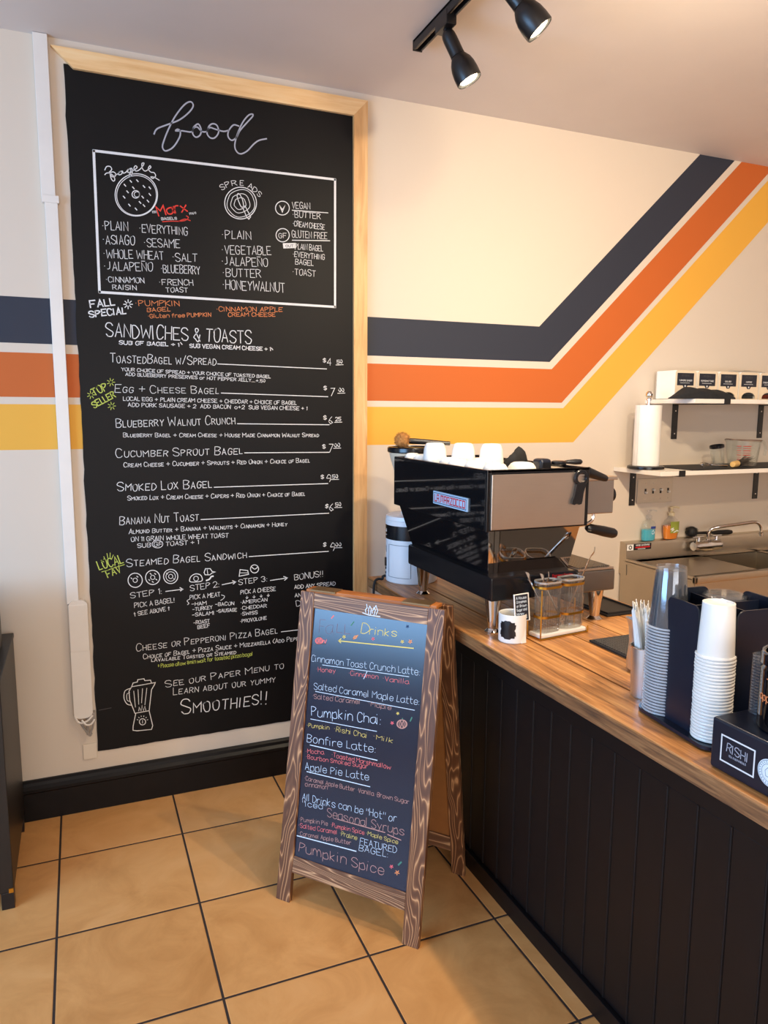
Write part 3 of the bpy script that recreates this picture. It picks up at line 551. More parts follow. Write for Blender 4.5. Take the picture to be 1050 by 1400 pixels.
    ('b', [(-0.2368,2.5232),(-0.0774,2.5288)], 'w', 0.0042, 0, 0),
    ('b', [(-0.2508,2.4201),(-0.2527,2.4106),(-0.2579,2.402),(-0.2656,2.3953),(-0.2751,2.3912),(-0.2852,2.3903),(-0.2945,2.3927),(-0.3021,2.3981),(-0.3069,2.4057),(-0.3085,2.4148),(-0.3066,2.4241),(-0.3015,2.4327),(-0.2938,2.4394),(-0.2844,2.4435),(-0.2744,2.4445),(-0.265,2.4421),(-0.2574,2.4368),(-0.2525,2.4292)], 'w', 0.0042, 1, 1),
    ('b', [(-0.2383,2.4006),(-0.0696,2.4134)], 'w', 0.0042, 0, 0),
    ('b', [(-0.2711,2.3749),(-0.2292,2.3796)], 'w', 0.021, 0, 0),
    ('b', [(-0.9074,2.0958),(-0.8974,2.0964)], 'w', 0.0042, 0, 0),
    ('b', [(-0.9096,2.0906),(-0.9028,2.0838)], 'w', 0.0042, 0, 0),
    ('b', [(-0.9147,2.0883),(-0.9151,2.078)], 'w', 0.0042, 0, 0),
    ('b', [(-0.9195,2.0901),(-0.9269,2.0824)], 'w', 0.0042, 0, 0),
    ('b', [(-0.9214,2.095),(-0.9314,2.0944)], 'w', 0.0042, 0, 0),
    ('b', [(-0.9191,2.1002),(-0.9259,2.107)], 'w', 0.0042, 0, 0),
    ('b', [(-0.9141,2.1026),(-0.9137,2.1129)], 'w', 0.0042, 0, 0),
    ('b', [(-0.9093,2.1008),(-0.9019,2.1085)], 'w', 0.0042, 0, 0),
    ('b', [(-0.7162,1.9548),(-0.7101,1.9465)], 'w', 0.0042, 0, 0),
    ('b', [(-0.3354,1.9452),(-0.3297,1.9387)], 'w', 0.0042, 0, 0),
    ('b', [(-0.5675,1.8721),(-0.0872,1.8638)], 'w', 0.0042, 0, 0),
    ('b', [(-0.0437,1.8824),(-0.0086,1.8846)], 'w', 0.003, 0, 0),
    ('b', [(-0.9859,1.7885),(-0.9769,1.7886)], 'y', 0.003, 0, 0),
    ('b', [(-0.9883,1.7835),(-0.9831,1.7763)], 'y', 0.003, 0, 0),
    ('b', [(-0.9934,1.7822),(-0.9959,1.773)], 'y', 0.003, 0, 0),
    ('b', [(-0.9973,1.7856),(-1.0056,1.7814)], 'y', 0.003, 0, 0),
    ('b', [(-0.9971,1.791),(-1.0049,1.795)], 'y', 0.003, 0, 0),
    ('b', [(-0.9928,1.7945),(-0.9943,1.8036)], 'y', 0.003, 0, 0),
    ('b', [(-0.9878,1.7933),(-0.9818,1.8006)], 'y', 0.003, 0, 0),
    ('b', [(-1.0621,1.7373),(-1.0533,1.7374)], 'y', 0.003, 0, 0),
    ('b', [(-1.0645,1.7324),(-1.0594,1.7251)], 'y', 0.003, 0, 0),
    ('b', [(-1.0696,1.7311),(-1.072,1.722)], 'y', 0.003, 0, 0),
    ('b', [(-1.0734,1.7345),(-1.0815,1.7304)], 'y', 0.003, 0, 0),
    ('b', [(-1.0731,1.7399),(-1.0808,1.7439)], 'y', 0.003, 0, 0),
    ('b', [(-1.0689,1.7433),(-1.0704,1.7524)], 'y', 0.003, 0, 0),
    ('b', [(-1.064,1.7421),(-1.0581,1.7494)], 'y', 0.003, 0, 0),
    ('b', [(-0.9869,1.6941),(-0.9779,1.6942)], 'y', 0.003, 0, 0),
    ('b', [(-0.9893,1.6892),(-0.9841,1.6818)], 'y', 0.003, 0, 0),
    ('b', [(-0.9945,1.6879),(-0.9969,1.6787)], 'y', 0.003, 0, 0),
    ('b', [(-0.9984,1.6914),(-1.0067,1.6873)], 'y', 0.003, 0, 0),
    ('b', [(-0.9981,1.6969),(-1.006,1.701)], 'y', 0.003, 0, 0),
    ('b', [(-0.9939,1.7003),(-0.9954,1.7095)], 'y', 0.003, 0, 0),
    ('b', [(-0.9889,1.699),(-0.9828,1.7064)], 'y', 0.003, 0, 0),
    ('b', [(-0.5551,1.7515),(-0.0817,1.7417)], 'w', 0.0042, 0, 0),
    ('b', [(-0.0354,1.7575),(-0.0001,1.7592)], 'w', 0.003, 0, 0),
    ('b', [(-0.4896,1.6225),(-0.0761,1.617)], 'w', 0.0042, 0, 0),
    ('b', [(-0.051,1.6276),(-0.0156,1.6287)], 'w', 0.003, 0, 0),
    ('b', [(-0.4614,1.4974),(-0.0767,1.4933)], 'w', 0.0042, 0, 0),
    ('b', [(-0.0565,1.5109),(-0.021,1.5116)], 'w', 0.003, 0, 0),
    ('b', [(-0.5953,1.3524),(-0.0838,1.3515)], 'w', 0.0042, 0, 0),
    ('b', [(-0.0672,1.3691),(-0.0316,1.3692)], 'w', 0.003, 0, 0),
    ('b', [(-0.6548,1.2156),(-0.0807,1.2152)], 'w', 0.0042, 0, 0),
    ('b', [(-0.0526,1.2396),(-0.0166,1.2391)], 'w', 0.003, 0, 0),
    ('b', [(-0.8152,1.1191),(-0.8167,1.1138),(-0.8206,1.1093),(-0.8264,1.1061),(-0.8334,1.1047),(-0.8409,1.1052),(-0.8477,1.1076),(-0.8533,1.1115),(-0.8568,1.1164),(-0.8579,1.1219),(-0.8564,1.1272),(-0.8525,1.1317),(-0.8468,1.1349),(-0.8398,1.1363),(-0.8324,1.1358),(-0.8255,1.1335),(-0.8199,1.1296),(-0.8163,1.1246)], 'w', 0.003, 1, 1),
    ('b', [(-1.0604,1.0192),(-0.9711,1.0435)], 'y', 0.003, 0, 0),
    ('b', [(-1.0495,1.0826),(-1.0431,1.0667)], 'y', 0.003, 0, 0),
    ('b', [(-1.0368,1.095),(-1.0337,1.0726)], 'y', 0.003, 0, 0),
    ('b', [(-1.0245,1.0963),(-1.0253,1.0764)], 'y', 0.003, 0, 0),
    ('b', [(-1.0126,1.0866),(-1.0194,1.0716)], 'y', 0.003, 0, 0),
    ('b', [(-1.0603,1.0679),(-1.0505,1.0606)], 'y', 0.003, 0, 0),
    ('b', [(-0.451,1.0396),(-0.0829,1.038)], 'w', 0.0042, 0, 0),
    ('b', [(-0.0533,1.0522),(-0.0171,1.051)], 'w', 0.003, 0, 0),
    ('b', [(-0.9032,0.9711),(-0.9053,0.9608),(-0.9106,0.9521),(-0.9184,0.946),(-0.9277,0.9432),(-0.9375,0.9441),(-0.9465,0.9485),(-0.9537,0.9559),(-0.9582,0.9654),(-0.9595,0.9758),(-0.9574,0.986),(-0.9521,0.9947),(-0.9444,1.0008),(-0.9351,1.0036),(-0.9254,1.0028),(-0.9163,0.9985),(-0.9091,0.9911),(-0.9045,0.9816)], 'w', 0.0042, 1, 1),
    ('b', [(-0.923,0.9728),(-0.9236,0.9697),(-0.9252,0.9671),(-0.9275,0.9652),(-0.9303,0.9644),(-0.9332,0.9646),(-0.936,0.966),(-0.9381,0.9682),(-0.9395,0.971),(-0.9399,0.9742),(-0.9392,0.9772),(-0.9377,0.9798),(-0.9353,0.9817),(-0.9325,0.9825),(-0.9296,0.9823),(-0.9269,0.981),(-0.9247,0.9788),(-0.9234,0.9759)], 'w', 0.003, 1, 1),
    ('b', [(-0.8323,0.9774),(-0.8344,0.967),(-0.8397,0.9582),(-0.8476,0.9521),(-0.8571,0.9492),(-0.8671,0.9501),(-0.8762,0.9545),(-0.8836,0.962),(-0.8882,0.9716),(-0.8895,0.9821),(-0.8874,0.9924),(-0.8821,1.0011),(-0.8743,1.0073),(-0.8649,1.0102),(-0.8549,1.0094),(-0.8457,1.005),(-0.8383,0.9976),(-0.8336,0.988)], 'w', 0.0042, 1, 1),
    ('b', [(-0.8524,0.979),(-0.853,0.976),(-0.8546,0.9733),(-0.857,0.9715),(-0.8598,0.9706),(-0.8628,0.9709),(-0.8656,0.9722),(-0.8678,0.9744),(-0.8692,0.9773),(-0.8696,0.9805),(-0.8689,0.9836),(-0.8674,0.9862),(-0.865,0.988),(-0.8622,0.9889),(-0.8592,0.9886),(-0.8564,0.9873),(-0.8542,0.9851),(-0.8528,0.9822)], 'w', 0.003, 1, 1),
    ('b', [(-0.7584,0.9754),(-0.7606,0.9649),(-0.766,0.9561),(-0.774,0.9498),(-0.7836,0.947),(-0.7938,0.9479),(-0.8031,0.9523),(-0.8106,0.9599),(-0.8153,0.9695),(-0.8167,0.9802),(-0.8146,0.9905),(-0.8093,0.9993),(-0.8013,1.0056),(-0.7917,1.0085),(-0.7816,1.0077),(-0.7722,1.0033),(-0.7647,0.9958),(-0.7599,0.9861)], 'w', 0.0042, 1, 1),
    ('b', [(-0.7789,0.9771),(-0.7796,0.9739),(-0.7812,0.9713),(-0.7836,0.9694),(-0.7865,0.9686),(-0.7895,0.9688),(-0.7923,0.9701),(-0.7946,0.9724),(-0.796,0.9753),(-0.7964,0.9785),(-0.7958,0.9816),(-0.7942,0.9843),(-0.7918,0.9861),(-0.7889,0.987),(-0.7859,0.9868),(-0.7831,0.9854),(-0.7808,0.9832),(-0.7794,0.9803)], 'w', 0.003, 1, 1),
    ('b', [(-0.8708,0.9979),(-0.8662,0.9934)], 'w', 0.004, 0, 0),
    ('b', [(-0.8527,0.9964),(-0.8481,0.992)], 'w', 0.004, 0, 0),
    ('b', [(-0.8488,0.9716),(-0.8442,0.9671)], 'w', 0.004, 0, 0),
    ('b', [(-0.8775,0.972),(-0.8729,0.9675)], 'w', 0.004, 0, 0),
    ('b', [(-0.8635,0.9626),(-0.8589,0.9581)], 'w', 0.004, 0, 0),
    ('b', [(-0.9479,0.985),(-0.9434,0.9805)], 'w', 0.004, 0, 0),
    ('b', [(-0.9242,0.9901),(-0.9197,0.9856)], 'w', 0.004, 0, 0),
    ('b', [(-0.8047,0.9936),(-0.8,0.9891)], 'w', 0.004, 0, 0),
    ('b', [(-0.7763,0.9676),(-0.7716,0.963)], 'w', 0.004, 0, 0),
    ('b', [(-0.7682,0.9762),(-0.7696,0.9692),(-0.7732,0.9633),(-0.7786,0.9592),(-0.785,0.9573),(-0.7917,0.9578),(-0.798,0.9608),(-0.803,0.9658),(-0.8062,0.9723),(-0.8071,0.9794),(-0.8057,0.9863),(-0.8021,0.9922),(-0.7968,0.9963),(-0.7904,0.9983),(-0.7837,0.9977),(-0.7774,0.9948),(-0.7724,0.9898),(-0.7692,0.9833)], 'w', 0.003, 1, 1),
    ('b', [(-0.7089,0.9494),(-0.7043,0.9699),(-0.684,0.9807),(-0.6623,0.9727),(-0.6569,0.9492),(-0.6811,0.945)], 'w', 0.0042, 1, 1),
    ('b', [(-0.6727,0.9589),(-0.6734,0.9554),(-0.6752,0.9524),(-0.6779,0.9503),(-0.6812,0.9493),(-0.6847,0.9496),(-0.6879,0.9511),(-0.6905,0.9537),(-0.6921,0.957),(-0.6926,0.9606),(-0.6919,0.9641),(-0.6901,0.9671),(-0.6874,0.9692),(-0.6841,0.9701),(-0.6806,0.9698),(-0.6774,0.9683),(-0.6748,0.9658),(-0.6732,0.9625)], 'w', 0.003, 1, 1),
    ('b', [(-0.6479,0.984),(-0.6414,1.0002),(-0.6212,0.9987),(-0.6134,0.9855),(-0.5993,0.9822),(-0.6136,0.9792),(-0.6239,0.9716),(-0.6441,0.9733)], 'w', 0.0042, 0, 1),
    ('b', [(-0.6344,0.9955),(-0.632,0.9744)], 'w', 0.003, 0, 0),
    ('b', [(-0.6388,0.9477),(-0.6255,0.9528),(-0.6181,0.9627),(-0.6099,0.9642)], 'w', 0.008, 1, 0),
    ('b', [(-0.4967,0.9548),(-0.4919,0.9843),(-0.4585,0.9774),(-0.4546,0.9599)], 'w', 0.0042, 0, 1),
    ('b', [(-0.4943,0.9696),(-0.4566,0.9665)], 'w', 0.003, 0, 0),
    ('b', [(-0.4097,0.981),(-0.4109,0.9749),(-0.4141,0.9696),(-0.419,0.9659),(-0.4249,0.9643),(-0.4312,0.9648),(-0.437,0.9674),(-0.4417,0.9718),(-0.4447,0.9776),(-0.4457,0.9839),(-0.4445,0.99),(-0.4413,0.9952),(-0.4364,0.9989),(-0.4305,1.0006),(-0.4243,1.0001),(-0.4184,0.9975),(-0.4137,0.9931),(-0.4107,0.9874)], 'w', 0.0042, 1, 1),
    ('b', [(-0.4392,0.9908),(-0.4267,0.9813),(-0.4138,0.9889)], 'w', 0.0042, 1, 0),
    ('b', [(-0.8103,0.9148),(-0.7396,0.9178)], 'w', 0.0042, 0, 0),
    ('b', [(-0.7512,0.9261),(-0.7386,0.9177),(-0.7497,0.9114)], 'w', 0.0042, 0, 0),
    ('b', [(-0.5721,0.9229),(-0.5129,0.9306)], 'w', 0.0042, 0, 0),
    ('b', [(-0.5263,0.9371),(-0.5119,0.9305),(-0.5235,0.9219)], 'w', 0.0042, 0, 0),
    ('b', [(-0.7112,0.8723),(-0.7234,0.8651),(-0.7158,0.8539),(-0.7219,0.8482)], 'w', 0.003, 1, 0),
    ('b', [(-0.5763,0.8776),(-0.5631,0.8711),(-0.5675,0.8608),(-0.58,0.8535)], 'w', 0.003, 1, 0),
    ('b', [(-0.357,0.9238),(-0.2795,0.9293)], 'w', 0.0042, 0, 0),
    ('b', [(-0.2959,0.9372),(-0.2784,0.9292),(-0.2917,0.9193)], 'w', 0.0042, 0, 0),
    ('b', [(-0.464,0.8618),(-0.4642,0.8511)], 'w', 0.003, 0, 0),
    ('b', [(-0.4694,0.8559),(-0.4642,0.85),(-0.4588,0.856)], 'w', 0.003, 0, 0),
    ('b', [(-0.4321,0.8621),(-0.4323,0.8513)], 'w', 0.003, 0, 0),
    ('b', [(-0.4376,0.8561),(-0.4324,0.8502),(-0.4269,0.8562)], 'w', 0.003, 0, 0),
    ('b', [(-0.4001,0.8624),(-0.4002,0.8515)], 'w', 0.003, 0, 0),
    ('b', [(-0.4055,0.8564),(-0.4003,0.8505),(-0.3948,0.8565)], 'w', 0.003, 0, 0),
    ('b', [(-0.3677,0.8627),(-0.3679,0.8518)], 'w', 0.003, 0, 0),
    ('b', [(-0.3732,0.8566),(-0.3679,0.8507),(-0.3624,0.8567)], 'w', 0.003, 0, 0),
    ('b', [(-0.3104,0.6806),(0.0005,0.6824)], 'w', 0.0042, 0, 0),
    ('b', [(-0.8787,0.6236),(-0.8791,0.6132),(-0.8704,0.6131)], 'w', 0.003, 0, 0),
    ('b', [(-0.9637,0.5133),(-0.9574,0.5292),(-0.9401,0.531),(-0.9377,0.5412),(-0.9127,0.5419),(-0.9092,0.5329),(-0.886,0.5318),(-0.8826,0.5186)], 'w', 0.004, 0, 0),
    ('b', [(-0.9637,0.5133),(-0.867,0.5185),(-0.8712,0.5085),(-0.8836,0.4891),(-0.8968,0.3962),(-0.955,0.3937),(-0.9736,0.4559),(-0.9749,0.496),(-0.9637,0.5133)], 'w', 0.004, 0, 0),
    ('b', [(-0.9678,0.5076),(-0.991,0.4984),(-0.996,0.4676),(-0.9857,0.4408),(-0.9688,0.4319)], 'w', 0.004, 1, 0),
    ('b', [(-0.9723,0.4893),(-0.984,0.4827),(-0.9841,0.4574),(-0.9739,0.4496)], 'w', 0.003, 1, 0),
    ('b', [(-0.9559,0.4933),(-0.952,0.4208)], 'w', 0.003, 0, 0),
    ('b', [(-0.9385,0.497),(-0.9381,0.4314)], 'w', 0.003, 0, 0),
    ('b', [(-0.9201,0.4986),(-0.9264,0.436)], 'w', 0.003, 0, 0),
    ('b', [(-0.9027,0.4982),(-0.9132,0.4254)], 'w', 0.003, 0, 0),
    ('b', [(-0.9393,0.4018),(-0.9367,0.4184),(-0.9297,0.4003),(-0.9248,0.4251),(-0.92,0.3988),(-0.9134,0.4191),(-0.9103,0.3994)], 'w', 0.003, 0, 0),
    ('b', [(-0.9522,0.3911),(-0.965,0.3357),(-0.9656,0.3187),(-0.9485,0.3137),(-0.8901,0.3103),(-0.8846,0.3266),(-0.8968,0.3951)], 'w', 0.004, 0, 0),
    ('b', [(-0.9132,0.3485),(-0.9141,0.3439),(-0.9164,0.3401),(-0.9199,0.3376),(-0.9241,0.3366),(-0.9284,0.3373),(-0.9325,0.3396),(-0.9357,0.3433),(-0.9377,0.3478),(-0.9383,0.3526),(-0.9373,0.3572),(-0.935,0.361),(-0.9315,0.3636),(-0.9274,0.3645),(-0.923,0.3638),(-0.919,0.3615),(-0.9158,0.3579),(-0.9137,0.3534)], 'w', 0.004, 1, 1),
    ('b', [(-0.9255,0.357),(-0.926,0.3442)], 'w', 0.003, 0, 0),
    ('b', [(-0.9437,0.3623),(-0.9473,0.3642)], 'w', 0.003, 0, 0),
    ('b', [(-0.9382,0.3703),(-0.9408,0.3738)], 'w', 0.003, 0, 0),
    ('b', [(-0.9297,0.3741),(-0.9305,0.3783)], 'w', 0.003, 0, 0),
    ('b', [(-0.9201,0.3725),(-0.919,0.3765)], 'w', 0.003, 0, 0),
    ('b', [(-0.9118,0.3661),(-0.9091,0.3687)], 'w', 0.003, 0, 0),
    ('b', [(-0.907,0.3563),(-0.9033,0.357)], 'w', 0.003, 0, 0),
    ('b', [(-1.0971,0.4298),(-1.0484,0.4327)], 'd', 0.003, 0, 0),
    ('s', [(0.1616,0.9186),(0.4404,0.9345)], 'yl', 0.0042, 0, 0),
    ('s', [(0.1707,0.9265),(0.1616,0.9186),(0.1708,0.9133)], 'yl', 0.004, 0, 0),
    ('s', [(0.1819,0.9352),(0.1875,0.934)], 'yl', 0.0034, 0, 0),
    ('s', [(0.1819,0.9352),(0.1819,0.93)], 'yl', 0.0034, 0, 0),
    ('s', [(0.1819,0.9352),(0.1762,0.9332)], 'yl', 0.0034, 0, 0),
    ('s', [(0.1819,0.9352),(0.1784,0.9392)], 'yl', 0.0034, 0, 0),
    ('s', [(0.1819,0.9352),(0.1854,0.9397)], 'yl', 0.0034, 0, 0),
    ('s', [(0.292,0.9439),(0.2974,0.9427)], 'pk', 0.0034, 0, 0),
    ('s', [(0.292,0.9439),(0.292,0.9388)], 'pk', 0.0034, 0, 0),
    ('s', [(0.292,0.9439),(0.2866,0.942)], 'pk', 0.0034, 0, 0),
    ('s', [(0.292,0.9439),(0.2887,0.9478)], 'pk', 0.0034, 0, 0),
    ('s', [(0.292,0.9439),(0.2954,0.9483)], 'pk', 0.0034, 0, 0),
    ('s', [(0.3991,0.9502),(0.4043,0.949)], 'yl', 0.0034, 0, 0),
    ('s', [(0.3991,0.9502),(0.3991,0.9452)], 'yl', 0.0034, 0, 0),
    ('s', [(0.3991,0.9502),(0.3939,0.9483)], 'yl', 0.0034, 0, 0),
    ('s', [(0.3991,0.9502),(0.3959,0.954)], 'yl', 0.0034, 0, 0),
    ('s', [(0.3991,0.9502),(0.4024,0.9544)], 'yl', 0.0034, 0, 0),
    ('s', [(0.4273,0.9543),(0.4338,0.9528)], 'or', 0.0034, 0, 0),
    ('s', [(0.4273,0.9543),(0.4272,0.948)], 'or', 0.0034, 0, 0),
    ('s', [(0.4273,0.9543),(0.4207,0.9519)], 'or', 0.0034, 0, 0),
    ('s', [(0.4273,0.9543),(0.4232,0.9591)], 'or', 0.0034, 0, 0),
    ('s', [(0.4273,0.9543),(0.4314,0.9597)], 'or', 0.0034, 0, 0),
    ('s', [(0.4132,1.0012),(0.4183,1)], 'bl', 0.0034, 0, 0),
    ('s', [(0.4132,1.0012),(0.4131,0.9963)], 'bl', 0.0034, 0, 0),
    ('s', [(0.4132,1.0012),(0.408,0.9994)], 'bl', 0.0034, 0, 0),
    ('s', [(0.4132,1.0012),(0.41,1.0051)], 'bl', 0.0034, 0, 0),
    ('s', [(0.4132,1.0012),(0.4164,1.0054)], 'bl', 0.0034, 0, 0),
    ('s', [(0.2172,0.9332),(0.2217,0.9423),(0.2321,0.9457),(0.2275,0.9375),(0.2172,0.9332)], 'or', 0.005, 0, 0),
    ('s', [(0.2051,0.9767),(0.2099,0.9839),(0.2146,0.9902)], 'gn', 0.005, 0, 0),
    ('s', [(0.1272,0.991),(0.1346,1.0006)], 'rd', 0.005, 0, 0),
    ('s', [(0.0992,0.9096),(0.0987,0.9059),(0.0965,0.9023),(0.0929,0.8994),(0.0883,0.8975),(0.0833,0.8968),(0.0785,0.8973),(0.0744,0.8991),(0.0716,0.9019),(0.0703,0.9054),(0.0709,0.9091),(0.0731,0.9126),(0.0767,0.9155),(0.0813,0.9174),(0.0864,0.9182),(0.0912,0.9176),(0.0952,0.9158),(0.098,0.913)], 'rd', 0.0034, 1, 1),
    ('s', [(0.0913,0.9084),(0.0913,0.905),(0.0904,0.9018),(0.0889,0.8994),(0.0869,0.8979),(0.0846,0.8976),(0.0824,0.8984),(0.0804,0.9004),(0.079,0.9032),(0.0783,0.9065),(0.0784,0.91),(0.0792,0.9131),(0.0808,0.9156),(0.0828,0.917),(0.085,0.9174),(0.0873,0.9165),(0.0892,0.9145),(0.0906,0.9117)], 'rd', 0.003, 1, 1),
    ('s', [(0.0834,0.9073),(0.0833,0.9045),(0.0827,0.9019),(0.0815,0.8999),(0.08,0.8987),(0.0782,0.8985),(0.0764,0.8992),(0.0749,0.9008),(0.0738,0.9031),(0.0732,0.9058),(0.0733,0.9086),(0.0739,0.9111),(0.0751,0.9131),(0.0767,0.9143),(0.0784,0.9146),(0.0802,0.9139),(0.0817,0.9123),(0.0828,0.91)], 'rd', 0.003, 1, 1),
    ('s', [(0.0964,0.9091),(0.0963,0.9064),(0.0957,0.9038),(0.0945,0.9018),(0.0929,0.9006),(0.0912,0.9004),(0.0895,0.9011),(0.0879,0.9027),(0.0868,0.905),(0.0863,0.9077),(0.0863,0.9105),(0.087,0.913),(0.0881,0.915),(0.0897,0.9162),(0.0915,0.9164),(0.0932,0.9157),(0.0947,0.9141),(0.0958,0.9118)], 'rd', 0.003, 1, 1),
    ('s', [(0.0839,0.9173),(0.0857,0.922)], 'gn', 0.004, 0, 0),
    ('s', [(0.0999,0.9029),(0.1045,0.9132),(0.1099,0.9034),(0.1143,0.9156)], 'rd', 0.003, 1, 0),
    ('s', [(0.0665,0.8923),(0.1135,0.9011)], 'd', 0.003, 0, 0),
    ('s', [(0.1064,0.8277),(0.4322,0.8412)], 'sw', 0.0024, 0, 0),
    ('s', [(0.2688,0.807),(0.2795,0.8334)], 'sw', 0.0028, 0, 0),
    ('s', [(0.0873,0.7333),(0.461,0.7382)], 'sw', 0.0026, 0, 0),
    ('s', [(0.0768,0.6363),(0.3321,0.6444)], 'sw', 0.0026, 0, 0),
    ('s', [(0.4386,0.689),(0.438,0.6842),(0.4353,0.6795),(0.4308,0.6756),(0.4252,0.6728),(0.4191,0.6716),(0.4132,0.6721),(0.4082,0.6742),(0.4047,0.6777),(0.4032,0.6821),(0.4039,0.687),(0.4066,0.6917),(0.4111,0.6957),(0.4167,0.6984),(0.4229,0.6996),(0.4288,0.6991),(0.4337,0.6969),(0.4371,0.6935)], 'br', 0.0034, 1, 1),
    ('s', [(0.4289,0.6871),(0.4288,0.6827),(0.4278,0.6786),(0.4259,0.6753),(0.4235,0.6733),(0.4207,0.6727),(0.418,0.6737),(0.4156,0.6762),(0.4139,0.6798),(0.413,0.684),(0.4131,0.6885),(0.4141,0.6926),(0.416,0.6959),(0.4185,0.6979),(0.4212,0.6985),(0.424,0.6974),(0.4263,0.695),(0.4281,0.6914)], 'br', 0.003, 1, 1),
    ('s', [(0.4192,0.6852),(0.4191,0.6816),(0.4183,0.6783),(0.4169,0.6756),(0.415,0.674),(0.4128,0.6736),(0.4107,0.6744),(0.4088,0.6764),(0.4075,0.6793),(0.4068,0.6828),(0.4068,0.6865),(0.4076,0.6898),(0.4091,0.6925),(0.411,0.6941),(0.4132,0.6945),(0.4153,0.6937),(0.4172,0.6917),(0.4185,0.6887)], 'br', 0.003, 1, 1),
    ('s', [(0.4351,0.6883),(0.435,0.6847),(0.4342,0.6814),(0.4328,0.6788),(0.4309,0.6771),(0.4288,0.6767),(0.4266,0.6776),(0.4248,0.6795),(0.4234,0.6825),(0.4227,0.6859),(0.4228,0.6896),(0.4236,0.6929),(0.425,0.6955),(0.427,0.6972),(0.4291,0.6976),(0.4312,0.6967),(0.4331,0.6947),(0.4344,0.6918)], 'br', 0.003, 1, 1),
    ('s', [(0.4198,0.6984),(0.4213,0.7044)], 'gn', 0.004, 0, 0),
    ('s', [(0.386,0.6824),(0.3912,0.6815)], 'pk', 0.0034, 0, 0),
    ('s', [(0.386,0.6824),(0.386,0.6774)], 'pk', 0.0034, 0, 0),
    ('s', [(0.386,0.6824),(0.3808,0.6803)], 'pk', 0.0034, 0, 0),
    ('s', [(0.386,0.6824),(0.3828,0.6861)], 'pk', 0.0034, 0, 0),
    ('s', [(0.386,0.6824),(0.3893,0.6868)], 'pk', 0.0034, 0, 0),
    ('s', [(0.4031,0.717),(0.4074,0.7162)], 'yl', 0.0034, 0, 0),
    ('s', [(0.4031,0.717),(0.4031,0.713)], 'yl', 0.0034, 0, 0),
    ('s', [(0.4031,0.717),(0.3989,0.7153)], 'yl', 0.0034, 0, 0),
    ('s', [(0.4031,0.717),(0.4005,0.72)], 'yl', 0.0034, 0, 0),
    ('s', [(0.4031,0.717),(0.4058,0.7206)], 'yl', 0.0034, 0, 0),
    ('s', [(0.4495,0.701),(0.4538,0.7135)], 'gn', 0.005, 0, 0),
    ('s', [(0.0827,0.5479),(0.3428,0.5515)], 'sw', 0.0034, 0, 0),
    ('s', [(0.0786,0.4554),(0.3242,0.4602)], 'sw', 0.0034, 0, 0),
    ('s', [(0.2129,0.3253),(0.3911,0.3272)], 'br', 0.0034, 0, 0),
    ('s', [(0.4016,0.3232),(0.4497,0.3179)], 'br', 0.0034, 0, 0),
    ('s', [(0.0604,0.2301),(0.292,0.2393)], 'sw', 0.0042, 0, 0),
    ('s', [(0.4239,0.2256),(0.4295,0.2251)], 'pk', 0.0034, 0, 0),
    ('s', [(0.4239,0.2256),(0.4239,0.2202)], 'pk', 0.0034, 0, 0),
    ('s', [(0.4239,0.2256),(0.4183,0.2228)], 'pk', 0.0034, 0, 0),
    ('s', [(0.4239,0.2256),(0.4205,0.2293)], 'pk', 0.0034, 0, 0),
    ('s', [(0.4239,0.2256),(0.4274,0.2307)], 'pk', 0.0034, 0, 0),
    ('s', [(0.4456,0.2125),(0.453,0.2118)], 'or', 0.0034, 0, 0),
    ('s', [(0.4456,0.2125),(0.4456,0.2053)], 'or', 0.0034, 0, 0),
    ('s', [(0.4456,0.2125),(0.4382,0.2087)], 'or', 0.0034, 0, 0),
    ('s', [(0.4456,0.2125),(0.4411,0.2173)], 'or', 0.0034, 0, 0),
    ('s', [(0.4456,0.2125),(0.4502,0.2192)], 'or', 0.0034, 0, 0),
    ('s', [(0.4479,0.2377),(0.4568,0.2491)], 'gn', 0.006, 0, 0),
]

# ================================================================== THE ROOM
CEIL = 3.04; YB = -7.0; XR = 4.2
m = MB(); m.box(LEFT_X-.1, XR+.1, YB-.1, .1, -.08, 0); struct(m.build('floor', M_floor, smooth=0))
m = MB(); m.box(LEFT_X-.1, XR+.1, YB-.1, .1, CEIL, CEIL+.08); struct(m.build('ceiling', M_ceil, smooth=0))
m = MB(); m.box(LEFT_X-.1, XR+.1, 0, .1, 0, CEIL); struct(m.build('wall_back', M_wall, smooth=0))
m = MB(); m.box(XR, XR+.1, YB, 0, 0, CEIL); struct(m.build('wall_right', M_plain, smooth=0))
m = MB()
m.box(LEFT_X-.1, LEFT_X, YB, WIN_Y0, 0, CEIL); m.box(LEFT_X-.1, LEFT_X, WIN_Y1, 0, 0, CEIL); m.box(LEFT_X-.1, LEFT_X, WIN_Y0, WIN_Y1, 0, WIN_Z0); m.box(LEFT_X-.1, LEFT_X, WIN_Y0, WIN_Y1, WIN_Z1, CEIL)
struct(m.build('wall_left', M_plain, smooth=0))
m = MB()
m.box(LEFT_X-.1, -2.7, YB-.1, YB, 0, CEIL); m.box(.9, XR+.1, YB-.1, YB, 0, CEIL); m.box(-2.7, .9, YB-.1, YB, 0, .5); m.box(-2.7, .9, YB-.1, YB, 2.7, CEIL)
struct(m.build('wall_front', M_plain, smooth=0))
# skirting: tall black board with a moulded cap
prof = [(0, 0), (-.022, 0), (-.022, .118), (-.030, .126), (-.030, .138), (-.020, .150), (-.018, .163), (-.010, .170), (0, .170)]
m = MB(); m.prism([(y, z) for y, z in prof], (LEFT_X, 0, 0), (0, 1, 0), (0, 0, 1), (1, 0, 0), .55-LEFT_X)
struct(m.build('baseboard_back', M_black_trim, smooth=30))

